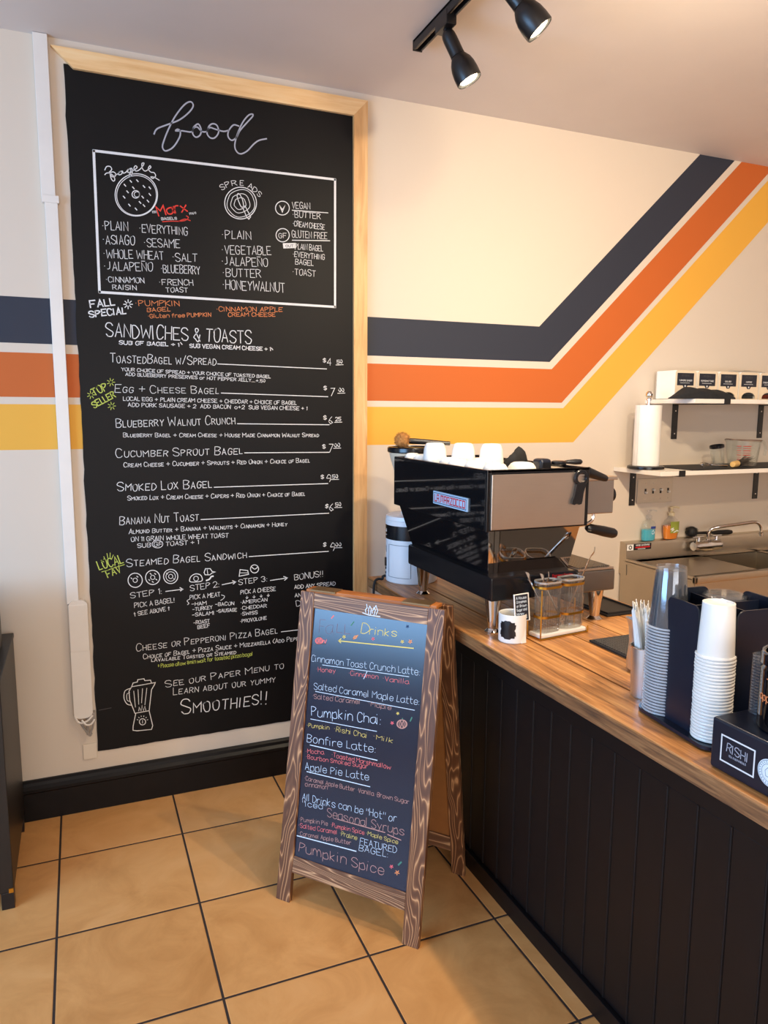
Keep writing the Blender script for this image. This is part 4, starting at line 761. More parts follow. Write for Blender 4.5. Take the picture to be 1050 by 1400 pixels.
# ================================================================== CHALKBOARD MENU
BX0, BX1, BZ0, BZ1 = -1.108, .037, .25, 2.955
cb = thing('chalkboard_menu', 'tall black wall chalkboard of hand-lettered food menu with pine trim', 'chalkboard', ((BX0+BX1)/2, 0, BZ0))
m = MB(); poly = []
random.seed(3)
for i in range(60): poly.append((BX0+random.uniform(-.003, .002), BZ0+(BZ1-BZ0)*i/59))
poly += [(BX1+.012, BZ1), (BX1+.012, BZ0-.002)]
for i in range(1, 30): poly.append((BX1+.012-(BX1+.012-BX0)*i/30, BZ0+random.uniform(-.002, .001)))
m.prism(poly, (0, 0, 0), (1, 0, 0), (0, 0, 1), (0, -1, 0), .005); m.build('board', M_board, cb, smooth=0)
FW = .064
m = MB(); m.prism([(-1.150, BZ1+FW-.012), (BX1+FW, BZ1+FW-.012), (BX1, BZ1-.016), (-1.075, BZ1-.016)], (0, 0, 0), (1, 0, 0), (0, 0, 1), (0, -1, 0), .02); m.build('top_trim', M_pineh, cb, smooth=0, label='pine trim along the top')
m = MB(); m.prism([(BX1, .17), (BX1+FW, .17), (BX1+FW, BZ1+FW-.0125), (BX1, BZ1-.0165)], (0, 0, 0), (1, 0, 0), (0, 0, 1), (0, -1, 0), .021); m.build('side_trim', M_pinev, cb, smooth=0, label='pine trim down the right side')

def section(v):
    return 'title' if v > 2.62 else 'list' if v > 1.83 else 'menu' if v > .85 else 'footer'
def letter_board(which, root, O, U, V):
    """every written line, every rule and every small drawing is a part of its own on the board"""
    up = Vector(U).cross(Vector(V))
    def put(name, rows, c):
        m = MB(); off = up*(.0006 if c == 'k' else .0003)
        for pts, wd, cl in rows: m.ribbon(pts, wd, Vector(O)+off, U, V, cl)
        p = m.build(name, CH[c], root, smooth=0, fix=False)
        if c not in ('w', 'sw'): p['label'] = CH[c].name.replace('_', ' ')
    for r in TEXT_ROWS:
        if r[0] != which: continue
        _, s, mode, u0, v0, u1, v1, h, wd, c = r
        v = (v0+v1)/2
        name = ({'title': 'chalk_title', 'list': 'list_lettering', 'menu': 'menu_lettering', 'footer': 'note_lettering'}[section(v)] if len(s) > 2 else 'chalk_numeral') if which == 'b' else 'chalk_lettering'
        put(name, [(st, wd*(.62 if which == 'b' else .54), False) for st in text_strokes(s, mode, u0, v0, u1, v1, h*.88)], c)
    items = []
    for r in STROKE_ROWS:
        if r[0] != which: continue
        _, pts, c, wd, sm, cl = r
        if sm and len(pts) > 2: pts = [(a.x, a.y) for a in catmull([(p[0], p[1], 0) for p in pts], 4, bool(cl))]
        if len(pts) == 2 and math.dist(*pts) > .07: put('chalk_rule', [(pts, wd*.8 if wd < .009 else wd, False)], c); continue
        us, vs = [p[0] for p in pts], [p[1] for p in pts]
        items.append([(min(us), max(us), min(vs), max(vs)), c, [(pts, wd*.8 if wd < .009 else wd, bool(cl))]])
    again = True
    while again:
        again = False
        for i in range(len(items)):
            for k in range(len(items)-1, i, -1):
                a, b = items[i][0], items[k][0]
                if items[i][1] == items[k][1] and a[0]-.009 < b[1] and b[0]-.009 < a[1] and a[2]-.009 < b[3] and b[2]-.009 < a[3]:
                    items[i][0] = (min(a[0], b[0]), max(a[1], b[1]), min(a[2], b[2]), max(a[3], b[3])); items[i][2] += items[k][2]; del items[k]; again = True
    for _, c, rows in items: put('chalk_drawing', rows, c)
letter_board('b', cb, (0, -.005, 0), (1, 0, 0), (0, 0, 1))

# ================================================================== CABLE RACEWAY, BLANK PLATE
rw = thing('cable_raceway', 'white cable raceway running up the wall left of the chalkboard', 'cable cover', (-1.18, 0, .41))
M_race = mat('white_raceway_plastic', (226, 218, 208), .35, var=.02)
m = MB(); m.box(-1.208, -1.158, -.026, 0, 2.462, CEIL-.001, .003); m.box(-1.198, -1.152, -.026, 0, .9, 2.458, .003); m.build('upper_cover', M_race, rw)
m = MB(); m.box(-1.207, -1.147, -.030, 0, 2.448, 2.475, .002); m.build('coupling', M_race, rw)
m = MB(); m.prism(rrect(.072, .5, .026, 6, -1.157, .665), (0, 0, 0), (1, 0, 0), (0, 0, 1), (0, -1, 0), .034); m.box(-1.194, -1.120, -.0355, 0, .70, .898, .004); m.build('lower_cover', M_race, rw)
m = MB(); m.box(-1.148, -1.112, -.026, 0, .392, .432, .002); m.build('junction_box', M_foam, rw)
for k, pts in enumerate([[(-1.192,-.03,.432),(-1.180,-.036,.405),(-1.162,-.04,.398),(-1.14,-.042,.408),(-1.122,-.036,.424)], [(-1.165,-.036,.410),(-1.15,-.046,.392),(-1.13,-.044,.39),(-1.116,-.034,.405)], [(-1.175,-.02,.40),(-1.155,-.03,.365),(-1.138,-.03,.335),(-1.130,-.03,.345)], [(-1.118,-.02,.40),(-1.124,-.03,.37),(-1.136,-.032,.345)], [(-1.150,-.03,.395),(-1.143,-.03,.36),(-1.146,-.03,.34)]]):
    m = MB(); m.tube(pts, .0042, 7, 5); m.build('wire', M_race if k < 2 else M_foam, rw, label='loose wire end')
m = MB(); m.box(-1.167, -1.112, -.008, 0, .222, .289, .003); tag(m.build('blank_wall_plate', M_plain, origin=(-1.14, 0, .222)), 'small painted blank plate at the lower left corner of the chalkboard', 'wall plate')

# ================================================================== DARK CABINET AT LEFT EDGE
cab = thing('side_cabinet', 'dark brown-black wooden cabinet at the left edge of the room', 'cabinet', (-1.7, -.3, 0))
M_cab = wood('dark_cabinet_wood', [(14, 11, 11), (21, 17, 16), (30, 25, 23)], (8, 8, .8), 4, .42, .08)
m = MB(); m.box(-2.05, -1.397, -.585, -.035, .06, .79, .004); m.build('body', M_cab, cab)
m = MB(); m.box(-2.07, -1.394, -.6, -.033, .79, .808, .004); m.build('top', M_cab, cab)
m = MB(); m.box(-2.05, -1.42, -.54, -.2, .808, 1.02, .004); m.build('riser', M_cab, cab)
for y in (-.565, -.075):
    for x in (-2.03, -1.417): m = MB(); m.box(x-.02, x+.02, y-.02, y+.02, 0, .06, .002); m.build('leg', M_blackpl, cab)
m = MB(); m.box(-1.412, -1.398, -.588, -.5845, .06, .075); m.build('corner_bracket', M_gold, cab)

# ================================================================== TRACK LIGHT
TX = .11
tl = thing('track_light_rail', 'black ceiling track rail with grey contact strips', 'track light', (TX, -2.0, CEIL))
m = MB(); m.box(TX-.0175, TX-.010, -3.6, -.505, CEIL-.034, CEIL, .001); m.box(TX+.010, TX+.0175, -3.6, -.505, CEIL-.034, CEIL, .001); m.box(TX-.0175, TX+.0175, -3.6, -.505, CEIL-.008, CEIL); m.build('channel', M_lampblack, tl)
m = MB(); m.box(TX-.010, TX-.004, -3.59, -.51, CEIL-.030, CEIL-.008); m.build('contact_strip', mat('grey_strip', (150, 140, 130), .4), tl)
m = MB(); m.box(TX-.0185, TX+.0185, -.51, -.503, CEIL-.036, CEIL, .001); m.build('end_cap', M_lampblack, tl)
M_bulb = emit('lit_bulb', (1.0, .84, .58), 14)
def lamp(p_top, piv, tip, label, power, spot_aim=None):
    piv, tip = Vector(piv), Vector(tip); ax = (tip-piv).normalized(); L = (tip-piv).length; k = L/.25; rk = k*1.15
    t = thing('track_spotlight', label, 'spotlight', p_top, 0, 'track spotlights')
    m = MB(); m.box(p_top[0]-.0195, p_top[0]+.0195, p_top[1]-.045, p_top[1]+.045, CEIL-.062, CEIL-.012, .004); m.build('track_adapter', M_lampblack, t)
    m = MB(); m.cyl((p_top[0], p_top[1], CEIL-.06), tuple(piv), .009, seg=14); m.build('stem', M_lampblack, t)
    prof = [(0, -.032), (.012, -.031), (.022, -.026), (.029, -.016), (.032, -.002), (.033, .02), (.033, .095), (.034, .108), (.032, .110), (.038, .118), (.050, .142), (.057, .170), (.060, .205), (.060, .245), (.057, .25), (.055, .245), (.055, .205), (.045, .15), (.02, .125), (0, .124)]
    m = MB(); m.lathe([(r*rk, z*k) for r, z in prof], piv, 32, ax); m.build('lamp_head', M_lampblack, t)
    m = MB(); m.lathe([(q*rk, z*k) for q, z in ((0, .19), (.02, .192), (.036, .20), (.044, .215), (.046, .232), (.040, .243), (.024, .249), (0, .251))], piv, 24, ax); m.build('bulb', M_bulb, t, label='glowing warm bulb')
    l = bpy.data.lights.new('bulb_light', 'SPOT'); l.energy = power; l.color = SPOT_COL; l.spot_size = math.radians(165); l.spot_blend = .8; l.shadow_soft_size = .035
    o = bpy.data.objects.new('bulb_light', l); COL.objects.link(o); o.parent = t
    d = Vector(spot_aim)-tip if spot_aim else ax
    o.location = tip+ax*.012-Vector(p_top); o.rotation_euler = d.to_track_quat('-Z', 'Y').to_euler()
lamp((TX, -.735, CEIL), (.118, -.745, 2.955), (.186, -.775, 2.811), 'black track spotlight nearest the wall, seen whole below the rail end', SPOT_POWER*.20)
lamp((TX, -1.08, CEIL), (.125, -1.10, 2.945), (.224, -1.141, 2.821), 'black track spotlight cut by the top edge of the photo', SPOT_POWER*.55)
for y, ax in ((-1.9, (.30, -1.7, 2.74)), (-2.8, (.30, -2.65, 2.74))):
    lamp((TX, y, CEIL), (.125, y, 2.93), ax, 'black track spotlight further along the rail towards the camera', SPOT_POWER*1.7)

# ================================================================== SANDWICH BOARD
SF = Vector((-.564, -.868, 0)); SROT = math.atan2(-.7578, .6525); SW, SH = .541, 1.072
sb = thing('sandwich_board', 'folding wooden A-frame sandwich board with fall drinks in coloured chalk', 'sign', tuple(SF), SROT)
RM = Matrix.Translation(SF) @ Matrix.Rotation(SROT, 4, 'Z')
TH = math.atan(.178/1.057)
def tilt(a, y0):   # frame leaning back by angle a, foot at depth y0; local x across, y back, z up
    return RM @ Matrix.Translation((0, y0, 0)) @ Matrix.Rotation(-a, 4, 'X')
FT = tilt(TH, 0)
def sbox(T, name, mt, *b, bev=.002, **k): m = MB(); m.box(*b, bev, 2, T); return m.build(name, mt, FP, **k)
FP = sb
sbox(FT, 'front_stile', M_signv, 0, .055, 0, .019, 0, SH); sbox(FT, 'front_stile', M_signv, SW-.057, SW, 0, .019, 0, SH)
sbox(FT, 'front_top_rail', M_signh, .055, SW-.057, .001, .019, 1.017, SH-.002); sbox(FT, 'front_bottom_rail', M_signh, .055, SW-.057, .001, .019, .104, .160)
sbox(FT, 'front_board', M_sboard, .05, SW-.05, .008, .014, .155, 1.02, bev=0)
for T in (tilt(-TH, .432),):
    sbox(T, 'rear_stile', M_signv, 0, .05, -.019, 0, 0, SH); sbox(T, 'rear_stile', M_signv, SW-.05, SW, -.019, 0, 0, SH)
    sbox(T, 'rear_top_rail', M_signh, .05, SW-.05, -.019, -.001, 1.0, SH-.002); sbox(T, 'rear_bottom_rail', M_signh, .05, SW-.05, -.019, -.001, .10, .16)
    sbox(T, 'rear_board', M_mdf, .045, SW-.045, -.012, -.006, .155, 1.005, bev=0)
TOP = FT @ Vector((0, 0, SH)); 
M_cap = wood('orange_cap_wood', [(120, 66, 24), (170, 98, 40), (196, 122, 58)], (1, 5, 5), 4, .5, .1)
ztop = SH*math.cos(TH)
m = MB(); m.box(.02, SW-.03, SH*math.sin(TH)+.003, SH*math.sin(TH)+.052, ztop-.004, ztop+.008, .002, 2, RM); m.build('top_cap', M_cap, sb, label='orange-brown cap strip along the top')
for x in (.09, .44): m = MB(); m.box(x-.05, x+.05, SH*math.sin(TH)-.003, SH*math.sin(TH)+.05, ztop+.004, ztop+.0105, .001, 1, RM); m.build('hinge', mat('aged_brass_hinge', (150, 120, 84), .4, .8), sb)
U = (FT.to_3x3() @ Vector((1, 0, 0))); V = (FT.to_3x3() @ Vector((0, 0, 1))); O = FT @ Vector((0, .008, 0))
letter_board('s', sb, O, U, V)
# pale scrawl on the top rail
m = MB()
for k in range(6):
    m.ribbon([(.262+.008*k+random.uniform(-.004, .004), 1.022+random.uniform(0, .01)+.003*j*3) for j in range(4)], .0028, FT @ Vector((0, -.0006, 0)), U, V)
m.ribbon([(.25, 1.026), (.275, 1.021), (.315, 1.022)], .003, FT @ Vector((0, -.0006, 0)), U, V)
m.build('chalk_scrawl', CH['sw'], sb, smooth=0, fix=False, label='pale scrawl on the top rail')

# ================================================================== SERVICE COUNTER
CZ = .974; CT = .042; CY0, CY1, CXR = -3.3, -.293, .735
ct = thing('countertop', 'oiled wooden plank countertop under the espresso machine', 'countertop', (.36, -1.8, CZ-CT))
seams = [0, .155, .31, .455, .60, CXR]
for i in range(5):
    m = MB(); m.box(seams[i]+(.0022 if i else 0), seams[i+1]-(.0022 if i < 4 else 0), CY0, CY1, CZ-CT, CZ, .005 if i == 0 else .0022, 2); m.build('plank', M_oak, ct)
m = MB(); m.box(-.0012, .003, CY0, CY1, CZ-CT, CZ-.0045, .0008); m.build('edge_face', M_oakedge, ct, label='worn darker front edge')
m = MB(); m.box(.004, CXR-.004, CY0+.01, CY1-.006, CZ-CT+.003, CZ-.012); m.build('sub_top', M_black_trim, ct)
m = MB(); 
cbase = thing('service_counter', 'black beadboard panelled counter base below the wooden top', 'counter', (.42, -1.8, 0))
XF = .15
m = MB(); m.box(XF+.008, CXR-.06, CY0+.02, CY1-.02, 0, CZ-CT); m.build('carcass', M_panel, cbase)
m = MB()
gy = [-1.15+.0945*k for k in range(9, -24, -1)]
prev = CY1-.02
for y in gy:
    if y > prev-.02: continue
    m.box(XF, XF+.012, y+.005, prev-.0, .07, .79, .0025); prev = y-.001
m.box(XF, XF+.012, CY0+.02, prev, .07, .79, .0025); m.build('beadboard', M_panel, cbase, label='vertical grooved boards')
m = MB()
for y in gy:
    if y > CY1-.04: continue
    m.cyl((XF+.001, y+.0022, .07), (XF+.001, y+.0022, .79), .0035, seg=8)
m.build('bead', M_panel, cbase)
m = MB(); m.box(XF-.001, XF+.012, CY0+.02, CY1-.02, .79, CZ-CT, .002); m.build('top_rail', M_panel, cbase)
m = MB(); m.box(XF-.014, XF+.012, CY0+.02, CY1-.02, 0, .068, .003); m.build('toe_board', M_panel, cbase)

# ================================================================== ESPRESSO MACHINE
em = thing('espresso_machine', 'two-group espresso machine in black and brushed steel on the counter', 'espresso machine', (.24, -.9, CZ))
B = lambda name, mt, *a, bev=.003, par=None, **k: MB().box(*a, bev).build(name, mt, par or em, **k)
# upper case
X0, X1, Y0, Y1, ZB, ZT = .030, .412, -1.226, -.500, 1.311, 1.502
B('case_core', M_black_satin, X0+.006, X1-.006, Y0+.008, Y1-.008, ZB+.002, 1.455, bev=.002)
bp = B('back_panel', M_mach_black, X0, X0+.008, Y0+.012, Y1, ZB, ZT-.006, bev=.002, label='glossy black back panel')
m = MB(); m.box(X0-.001, X0+.012, Y0, Y0+.010, ZB-.001, ZT, .002); m.box(X0+.010, X1, Y0, Y0+.012, ZB-.001, ZT, .003); m.build('side_surround', M_black_satin, em)
B('side_panel', M_steel, X0+.014, X1-.016, Y0-.004, Y0+.004, ZB+.004, ZT-.014, bev=.002, label='brushed steel side panel')
B('far_side', M_steel, X0+.01, X1, Y1-.01, Y1, ZB, ZT, bev=.002)
B('front_panel', M_steel, X1-.01, X1, Y0+.012, Y1-.01, ZB, ZT, bev=.002)
m = MB(); m.box(X0, X1, Y0, Y0+.014, ZT-.010, ZT, .003); m.box(X0, X1, Y1-.014, Y1, ZT-.010, ZT, .003); m.box(X0, X0+.012, Y0, Y1, ZT-.010, ZT, .003); m.box(X1-.012, X1, Y0, Y1, ZT-.010, ZT, .003); m.build('top_rail', M_black_satin, em)
B('cup_tray', M_steel, X0+.012, X1-.012, Y0+.012, Y1-.012, 1.452, 1.458, bev=0)
# tapered lower body
top = [(.045, -1.212), (.392, -1.212), (.392, -.52), (.045, -.52)]; bot = [(.068, -1.176), (.374, -1.176), (.374, -.60), (.068, -.60)]
LZ0, LZ1 = 1.160, 1.313
m = MB(); m.rings([[(x, y, LZ0) for x, y in bot], [(x, y, LZ1) for x, y in top]]); m.build('lower_body', M_mach_black, em, smooth=0)
def onside(u, v, d=0):  # point on sloping side wall: u along x, v up
    a = Vector((bot[0][0]+(bot[1][0]-bot[0][0])*u, bot[0][1], LZ0)); b = Vector((top[0][0]+(top[1][0]-top[0][0])*u, top[0][1], LZ1)); n = Vector((0, -(LZ1-LZ0), bot[0][1]-top[0][1])).normalized()
    return a+(b-a)*v+n*d
def slab(name, mt, u0, u1, v0, v1, d):
    m = MB(); m.rings([[onside(u0, v0, .0002), onside(u1, v0, .0002), onside(u1, v1, .0002), onside(u0, v1, .0002)], [onside(u0, v0, d), onside(u1, v0, d), onside(u1, v1, d), onside(u0, v1, d)]]); return m.build(name, mt, em, smooth=0)
slab('lower_side_panel', M_mirror, .125, 1.0, 0, 1, .002)['label'] = 'polished mirror-like sloping side panel'
slab('reflection_strip', M_chrome, .0, .055, 0, 1, .004); slab('reflection_strip', M_chrome, .065, .115, 0, 1, .003)  # chrome strips added in place of a reflection at the panel's left edge
# base and drip tray
BZ0_, BZ1_ = 1.088, 1.166
B('base', M_black_satin, .045, .372, -1.238, -.605, BZ0_, BZ1_, bev=.008)
B('drip_tray', M_darksteel, .374, .528, -1.236, -.605, BZ0_-.002, BZ1_-.008, bev=.006)
m = MB(); m.box(.378, .524, -1.232, -.61, BZ1_-.008, BZ1_-.001, .001)
m.build('tray_rim', M_steel, em)
m = MB()
for k in range(15):
    for (ya, yb) in ((-1.222, -.93), (-.91, -.62)): m.box(.386+k*.0088, .3905+k*.0088, ya, yb, BZ1_-.001, BZ1_+.003)
m.build('drip_grate', M_darksteel, em, smooth=0)
m = MB(); m.box(.247, .362, -1.2395, -1.2375, 1.126, 1.166); dl = m.build('side_sticker', mat('black_sticker', (16, 15, 22), .35), em, label='small black sticker with red writing')
m = MB()
for w_ in ((.03, .026), (.06, .022), (.04, .028)):
    pass
simple_text(m, 'Espresso Service', (.272, -1.2398, 1.150), (1, 0, 0), (0, 0, 1), .078, .010, .0012); m.build('red_lettering', M_red, em, smooth=0, fix=False)
m = MB(); m.ribbon([(0, 0), (.075, 0)], .0016, (.272, -1.2398, 1.141), (1, 0, 0), (0, 0, 1)); m.build('white_line', CH['w'], em, smooth=0, fix=False)
for x, y in ((.086, -1.185), (.49, -1.185), (.09, -.655), (.49, -.655)):
    m = MB(); m.lathe([(0, 0), (.025, 0), (.026, .004), (.020, .009), (.0165, .014), (.0175, .022), (.0275, .108), (.029, .116), (0, .116)], (x, y, CZ), 24); m.build('leg', M_chrome, em)
# badge
m = MB(); m.box(X0-.006, X0, -1.111, -.864, 1.3585, 1.4035, .0015); bd = m.build('badge', M_badge, em, label='pale blue enamel badge with red letters')
m = MB(); U_, V_ = (0, -1, 0), (0, 0, 1); O_ = (X0-.0063, -.864, 1.3585)
for a, b_, c_, d_ in ((.006, .006, .241, .006), (.006, .039, .241, .039), (.006, .006, .006, .039), (.241, .006, .241, .039)): m.ribbon([(a, b_), (c_, d_)], .0022, O_, U_, V_)
m.build('badge_border', CH['k'], bd, smooth=0, fix=False)
m = MB(); BL = {'L': [[(0,6),(0,0),(3,0)]], 'A': [[(0,0),(0,6),(3.4,6),(3.4,0)],[(0,2.6),(3.4,2.6)]], 'M': [[(0,0),(0,6),(2.2,6),(2.2,1)],[(2.2,6),(4.4,6),(4.4,0)]], 'R': [[(0,0),(0,6),(3.2,6),(3.2,2.8),(0,2.8)],[(1.6,2.8),(3.4,0)]], 'Z': [[(0,6),(3.4,6),(0,0),(3.4,0)]], 'O': [[(0,0),(0,6),(3.4,6),(3.4,0),(0,0)]], 'T': [[(0,6),(3.6,6)],[(1.8,6),(1.8,0)]], 'C': [[(3.2,6),(0,6),(0,0),(3.2,0)]], '.': [[(0,0),(.3,0)]]}
x = 0; seq = []
for ch in 'LA.MARZOCCO': seq.append((x, ch)); x += {'M': 6.2, '.': 1.6, 'L': 3.8}.get(ch, 5.0)
k = .218/(x-1.5)
for ox, ch in seq:
    for st in BL[ch]: m.ribbon([(.0145+(ox+a)*k, .011+b_*.0037) for a, b_ in st], .0042, O_, U_, V_)
m.build('badge_lettering', M_red, bd, smooth=0, fix=False)
# front working side: group, steam lever and wand, portafilter
m = MB(); m.box(.41, .62, -1.10, -.99, 1.325, 1.445, .004); gp = m.build('group_head', M_mirror, em, label='polished steel group housing')
m = MB(); m.box(.405, .632, -1.104, -.986, 1.444, 1.456, .002); m.build('group_cap', M_steel, gp)
m = MB(); m.cyl((.62, -1.045, 1.385), (.655, -1.045, 1.385), .030, .026, 20); m.build('control_knob', M_blackpl, gp)
m = MB(); m.cyl((.50, -1.045, 1.285), (.50, -1.045, 1.33), .035, .04, 24); m.build('brew_collar', M_chrome, gp)
m = MB(); m.lathe([(0, 0), (.015, .001), (.019, .012), (.0195, .05), (.017, .10), (.0165, .118), (.009, .13), (0, .132)], (.655, -1.075, 1.245), 18, (-.95, .02, .22)); m.build('portafilter_handle', M_blackpl, em)
m = MB(); m.tube([(.42, -1.07, 1.285), (.50, -1.08, 1.285), (.545, -1.08, 1.30), (.55, -1.08, 1.335)], .006, 8, 6); m.build('portafilter_spring', M_chrome, em)
m = MB(); m.lathe([(0, 0), (.010, .001), (.0125, .012), (.016, .06), (.018, .085), (0, .09)], (.535, -1.16, 1.455), 14, (-.95, 0, .30)); m.build('steam_lever', M_blackpl, em)

# ---- things on and against the machine
m = MB()
ro = [(.0265*math.cos(a), .0265*math.sin(a)) for a in [2*PI*k/28 for k in range(28)]]; ri = [(.0005+.0155*math.cos(a), -.001+.015*math.sin(a)) for a in [2*PI*k/28 for k in range(28)]]
P3 = lambda q, d: (.372+q[0], -1.2305-d, 1.470+q[1])
m.rings([[P3(q, 0) for q in ro], [P3(q, .007) for q in ro], [P3((q[0]*.93, q[1]*.93), .009) for q in ro], [P3((q[0]*1.08, q[1]*1.08), .009) for q in ri], [P3(q, .007) for q in ri], [P3(q, 0) for q in ri]], closed=True)
bo = thing('bottle_opener', 'black magnetic bottle opener stuck to the steel side of the espresso machine', 'bottle opener', (.366, -1.2305, 1.39))
m.build('ring', M_blackpl, bo)
m = MB(); m.prism([(.353, 1.450), (.345, 1.41), (.338, 1.396), (.338, 1.386), (.346, 1.383), (.356, 1.387), (.364, 1.383), (.374, 1.385), (.377, 1.395), (.380, 1.42), (.390, 1.450)], (0, -1.2305, 0), (1, 0, 0), (0, 0, 1), (0, -1, 0), .010); m.build('handle', M_blackpl, bo)
m = MB(); m.ribbon([(-.010, 0), (.010, .0)], .004, (.372, -1.2375, 1.479), (1, 0, 0), (0, 0, 1)); m.build('steel_insert', M_chrome, bo, fix=False)
# cups, all upside down
def cup_mesh(r, h, wall=.003):
    prof = [(r, 0), (r*.995, h*.1), (r*.96, h*.45), (r*.88, h*.75), (r*.72, h*.93), (r*.6, h*.985), (r*.58, h), (r*.5, h), (r*.48, h-.003), (0, h-.003)]
    inner = [(0, h-.009), (r*.66, h*.9), (r*.9, h*.45), (r-wall, 0)]
    return MB().lathe(prof+inner+[(r, 0)], (0, 0, 0), 30)
tall = None
spots = [(.10, -.72, 'leftmost tall white cup upside down at the back of the machine top'), (.19, -.775, 'middle tall white cup upside down at the back of the machine top'), (.265, -.85, 'right-hand tall white cup upside down at the back of the machine top')]
for x, y, lb in spots:
    if tall is None:
        m = MB(); r, h = .046, .106; m.lathe([(r, 0), (r*.995, h*.25), (r*.96, h*.5), (r*.88, h*.8), (r*.76, h*.95), (r*.68, h*.99), (r*.6, h), (r*.55, h-.002), (0, h-.003), (0, h-.009), (r*.8, h*.85), (r*.93, h*.4), (r-.003, 0), (r, 0)], (0, 0, 0), 34)
        tall = m.build('cup', M_white); o = tall
    else: o = tall.copy(); COL.objects.link(o)
    o.location = (x, y, 1.458); tag(o, lb, 'cup', 'tall cups on the espresso machine')
low = None
for x, y, s, lb in [(.085, -.555, .9, 'low white cup nearest the wall on the machine top'), (.085, -.64, .95, 'low white cup just left of the first tall cup'), (.105, -.835, 1.15, 'low white cup in front of the leftmost tall cup'), (.085, -.935, 1.1, 'low white cup along the back edge of the machine, before the middle tall cup'), (.195, -.905, 1.15, 'low white cup at the foot of the right-hand tall cup'), (.10, -1.03, 1.15, 'low white cup left of the frontmost pair'), (.105, -1.145, 1.15, 'low white cup at the near corner of the machine top'), (.215, -1.13, 1.3, 'low white cup right of the near corner, below the black cloth')]:
    if low is None:
        low = cup_mesh(.039, .052).build('cup', M_white); o = low
    else: o = low.copy(); COL.objects.link(o)
    o.location = (x, y, 1.458); o.scale = (s, s, 1.13); tag(o, lb, 'cup', 'low cups on the espresso machine')
# crumpled black cloth on top
def lump(name, c, dims, mt, seed, amp=.25, sub=3, flat=True):
    bm = bmesh.new(); bmesh.ops.create_icosphere(bm, subdivisions=sub, radius=1); rnd = random.Random(seed)
    dirs = [(Vector((rnd.gauss(0, 1), rnd.gauss(0, 1), rnd.gauss(0, 1))).normalized(), rnd.uniform(.55, 1)) for _ in range(9)]
    for v in bm.verts:
        p = v.co.normalized(); k = 1
        for d, f in dirs:
            t = p.dot(d)
            if t > f*.85: k = min(k, f*.85/t) if f < .9 else k
        k += amp*.25*math.sin(7*p.x+seed)*math.sin(6*p.y+2*seed)*math.sin(5*p.z)
        v.co = Vector((p.x*k*dims[0], p.y*k*dims[1], max(p.z*k*dims[2], -dims[2]*.55 if flat else -9)))
    q = MB(); q.bm.free(); q.bm = bm
    lo = min(v.co.z for v in bm.verts)
    for v in bm.verts: v.co += Vector((c[0], c[1], c[2]-lo))
    return q.build(name, mt, origin=c, smooth=50)
tag(lump('black_cloth', (.365, -.85, 1.458), (.06, .05, .062), M_cloth, 4, .5), 'crumpled black cloth heaped on top of the espresso machine', 'cloth')
m = MB(); m.box(.318, .366, -1.085, -1.03, 1.458, 1.522, .012, 3); m.build
tb = thing('shot_timer', 'small rounded black box standing on the espresso machine between cups and cloth', 'timer', (.342, -1.06, 1.458))
m.build('case', M_holder, tb)
m = MB(); m.prism(rrect(.032, .04, .006), (.342, -1.0862, 1.490), (1, 0, 0), (0, 0, 1), (0, -1, 0), .002); m.build('face', M_blackpl, tb)
ut = thing('portafilter', 'black handled portafilter lying on the top front edge of the espresso machine', 'portafilter', (.39, -1.09, ZT))
m = MB(); m.lathe([(0, 0), (.024, 0), (.026, .003), (.026, .010), (.02, .013), (0, .013)], (.392, -1.085, ZT), 24); m.build('basket', M_blackpl, ut)
m = MB(); m.lathe([(0, 0), (.006, .002), (.008, .02), (.010, .04), (.009, .058), (.004, .064), (0, .065)], (.412, -1.09, ZT+.0085), 14, (.95, -.2, .0)); m.build('handle', M_blackpl, ut)

# ================================================================== GRINDER
GX, GY = .152, -.408
gr = thing('coffee_grinder', 'white drum-bodied coffee grinder with black band behind the espresso machine', 'grinder', (GX, GY, CZ))
Lth = lambda name, mt, prof, par=gr, c=(GX, GY, 0), seg=44, **k: MB().lathe(prof, c, seg).build(name, mt, par, **k)
R = .109
Lth('body', M_whitepl, [(0, CZ), (R-.004, CZ), (R, CZ+.004), (R, CZ+.04), (R-.001, CZ+.042), (R-.001, 1.155), (0, 1.155)])
Lth('band', M_black_satin, [(0, 1.155), (R+.0005, 1.155), (R+.0005, 1.214), (0, 1.214)], label='glossy black band')
Lth('lid', M_whitepl, [(0, 1.214), (R+.001, 1.214), (R+.001, 1.232), (R-.002, 1.234), (R, 1.236), (R-.002, 1.25), (R-.014, 1.256), (0, 1.258)])
Lth('neck', M_whitepl, [(0, 1.258), (.045, 1.258), (.04, 1.33), (.05, 1.40), (0, 1.40)])
hp = Lth('hopper', M_cream, [(.05, 1.395), (.075, 1.43), (.096, 1.505), (.098, 1.512), (.094, 1.512), (.07, 1.43), (.045, 1.395)], label='cream funnel hopper')
Lth('hopper_lid', M_black_satin, [(0, 1.511), (.100, 1.511), (.104, 1.515), (.104, 1.529), (.100, 1.534), (.09, 1.535), (.086, 1.530), (0, 1.530)])
vw = Vector((.417, .909, 0)); rv = Vector((.909, -.417, 0))
def gp_at(phi, z, d=0): a = -rv*math.cos(phi)-vw*math.sin(phi); return Vector((GX, GY, z))+a*(R+d), a, Vector((-a.y, a.x, 0))
P_, n_, t_ = gp_at(.22, 1.055, -.002); m = MB(); m.prism(rrect(.018, .036, .003), P_, t_, (0, 0, 1), n_, .006); m.build('rocker_switch', M_blackpl, gr)
for z in (1.028, 1.008): P_, n_, t_ = gp_at(.22, z, -.001); m = MB(); m.prism(rrect(.010, .011, .0045), P_, t_, (0, 0, 1), n_, .003); m.build('button', M_navy, gr)
m = MB()
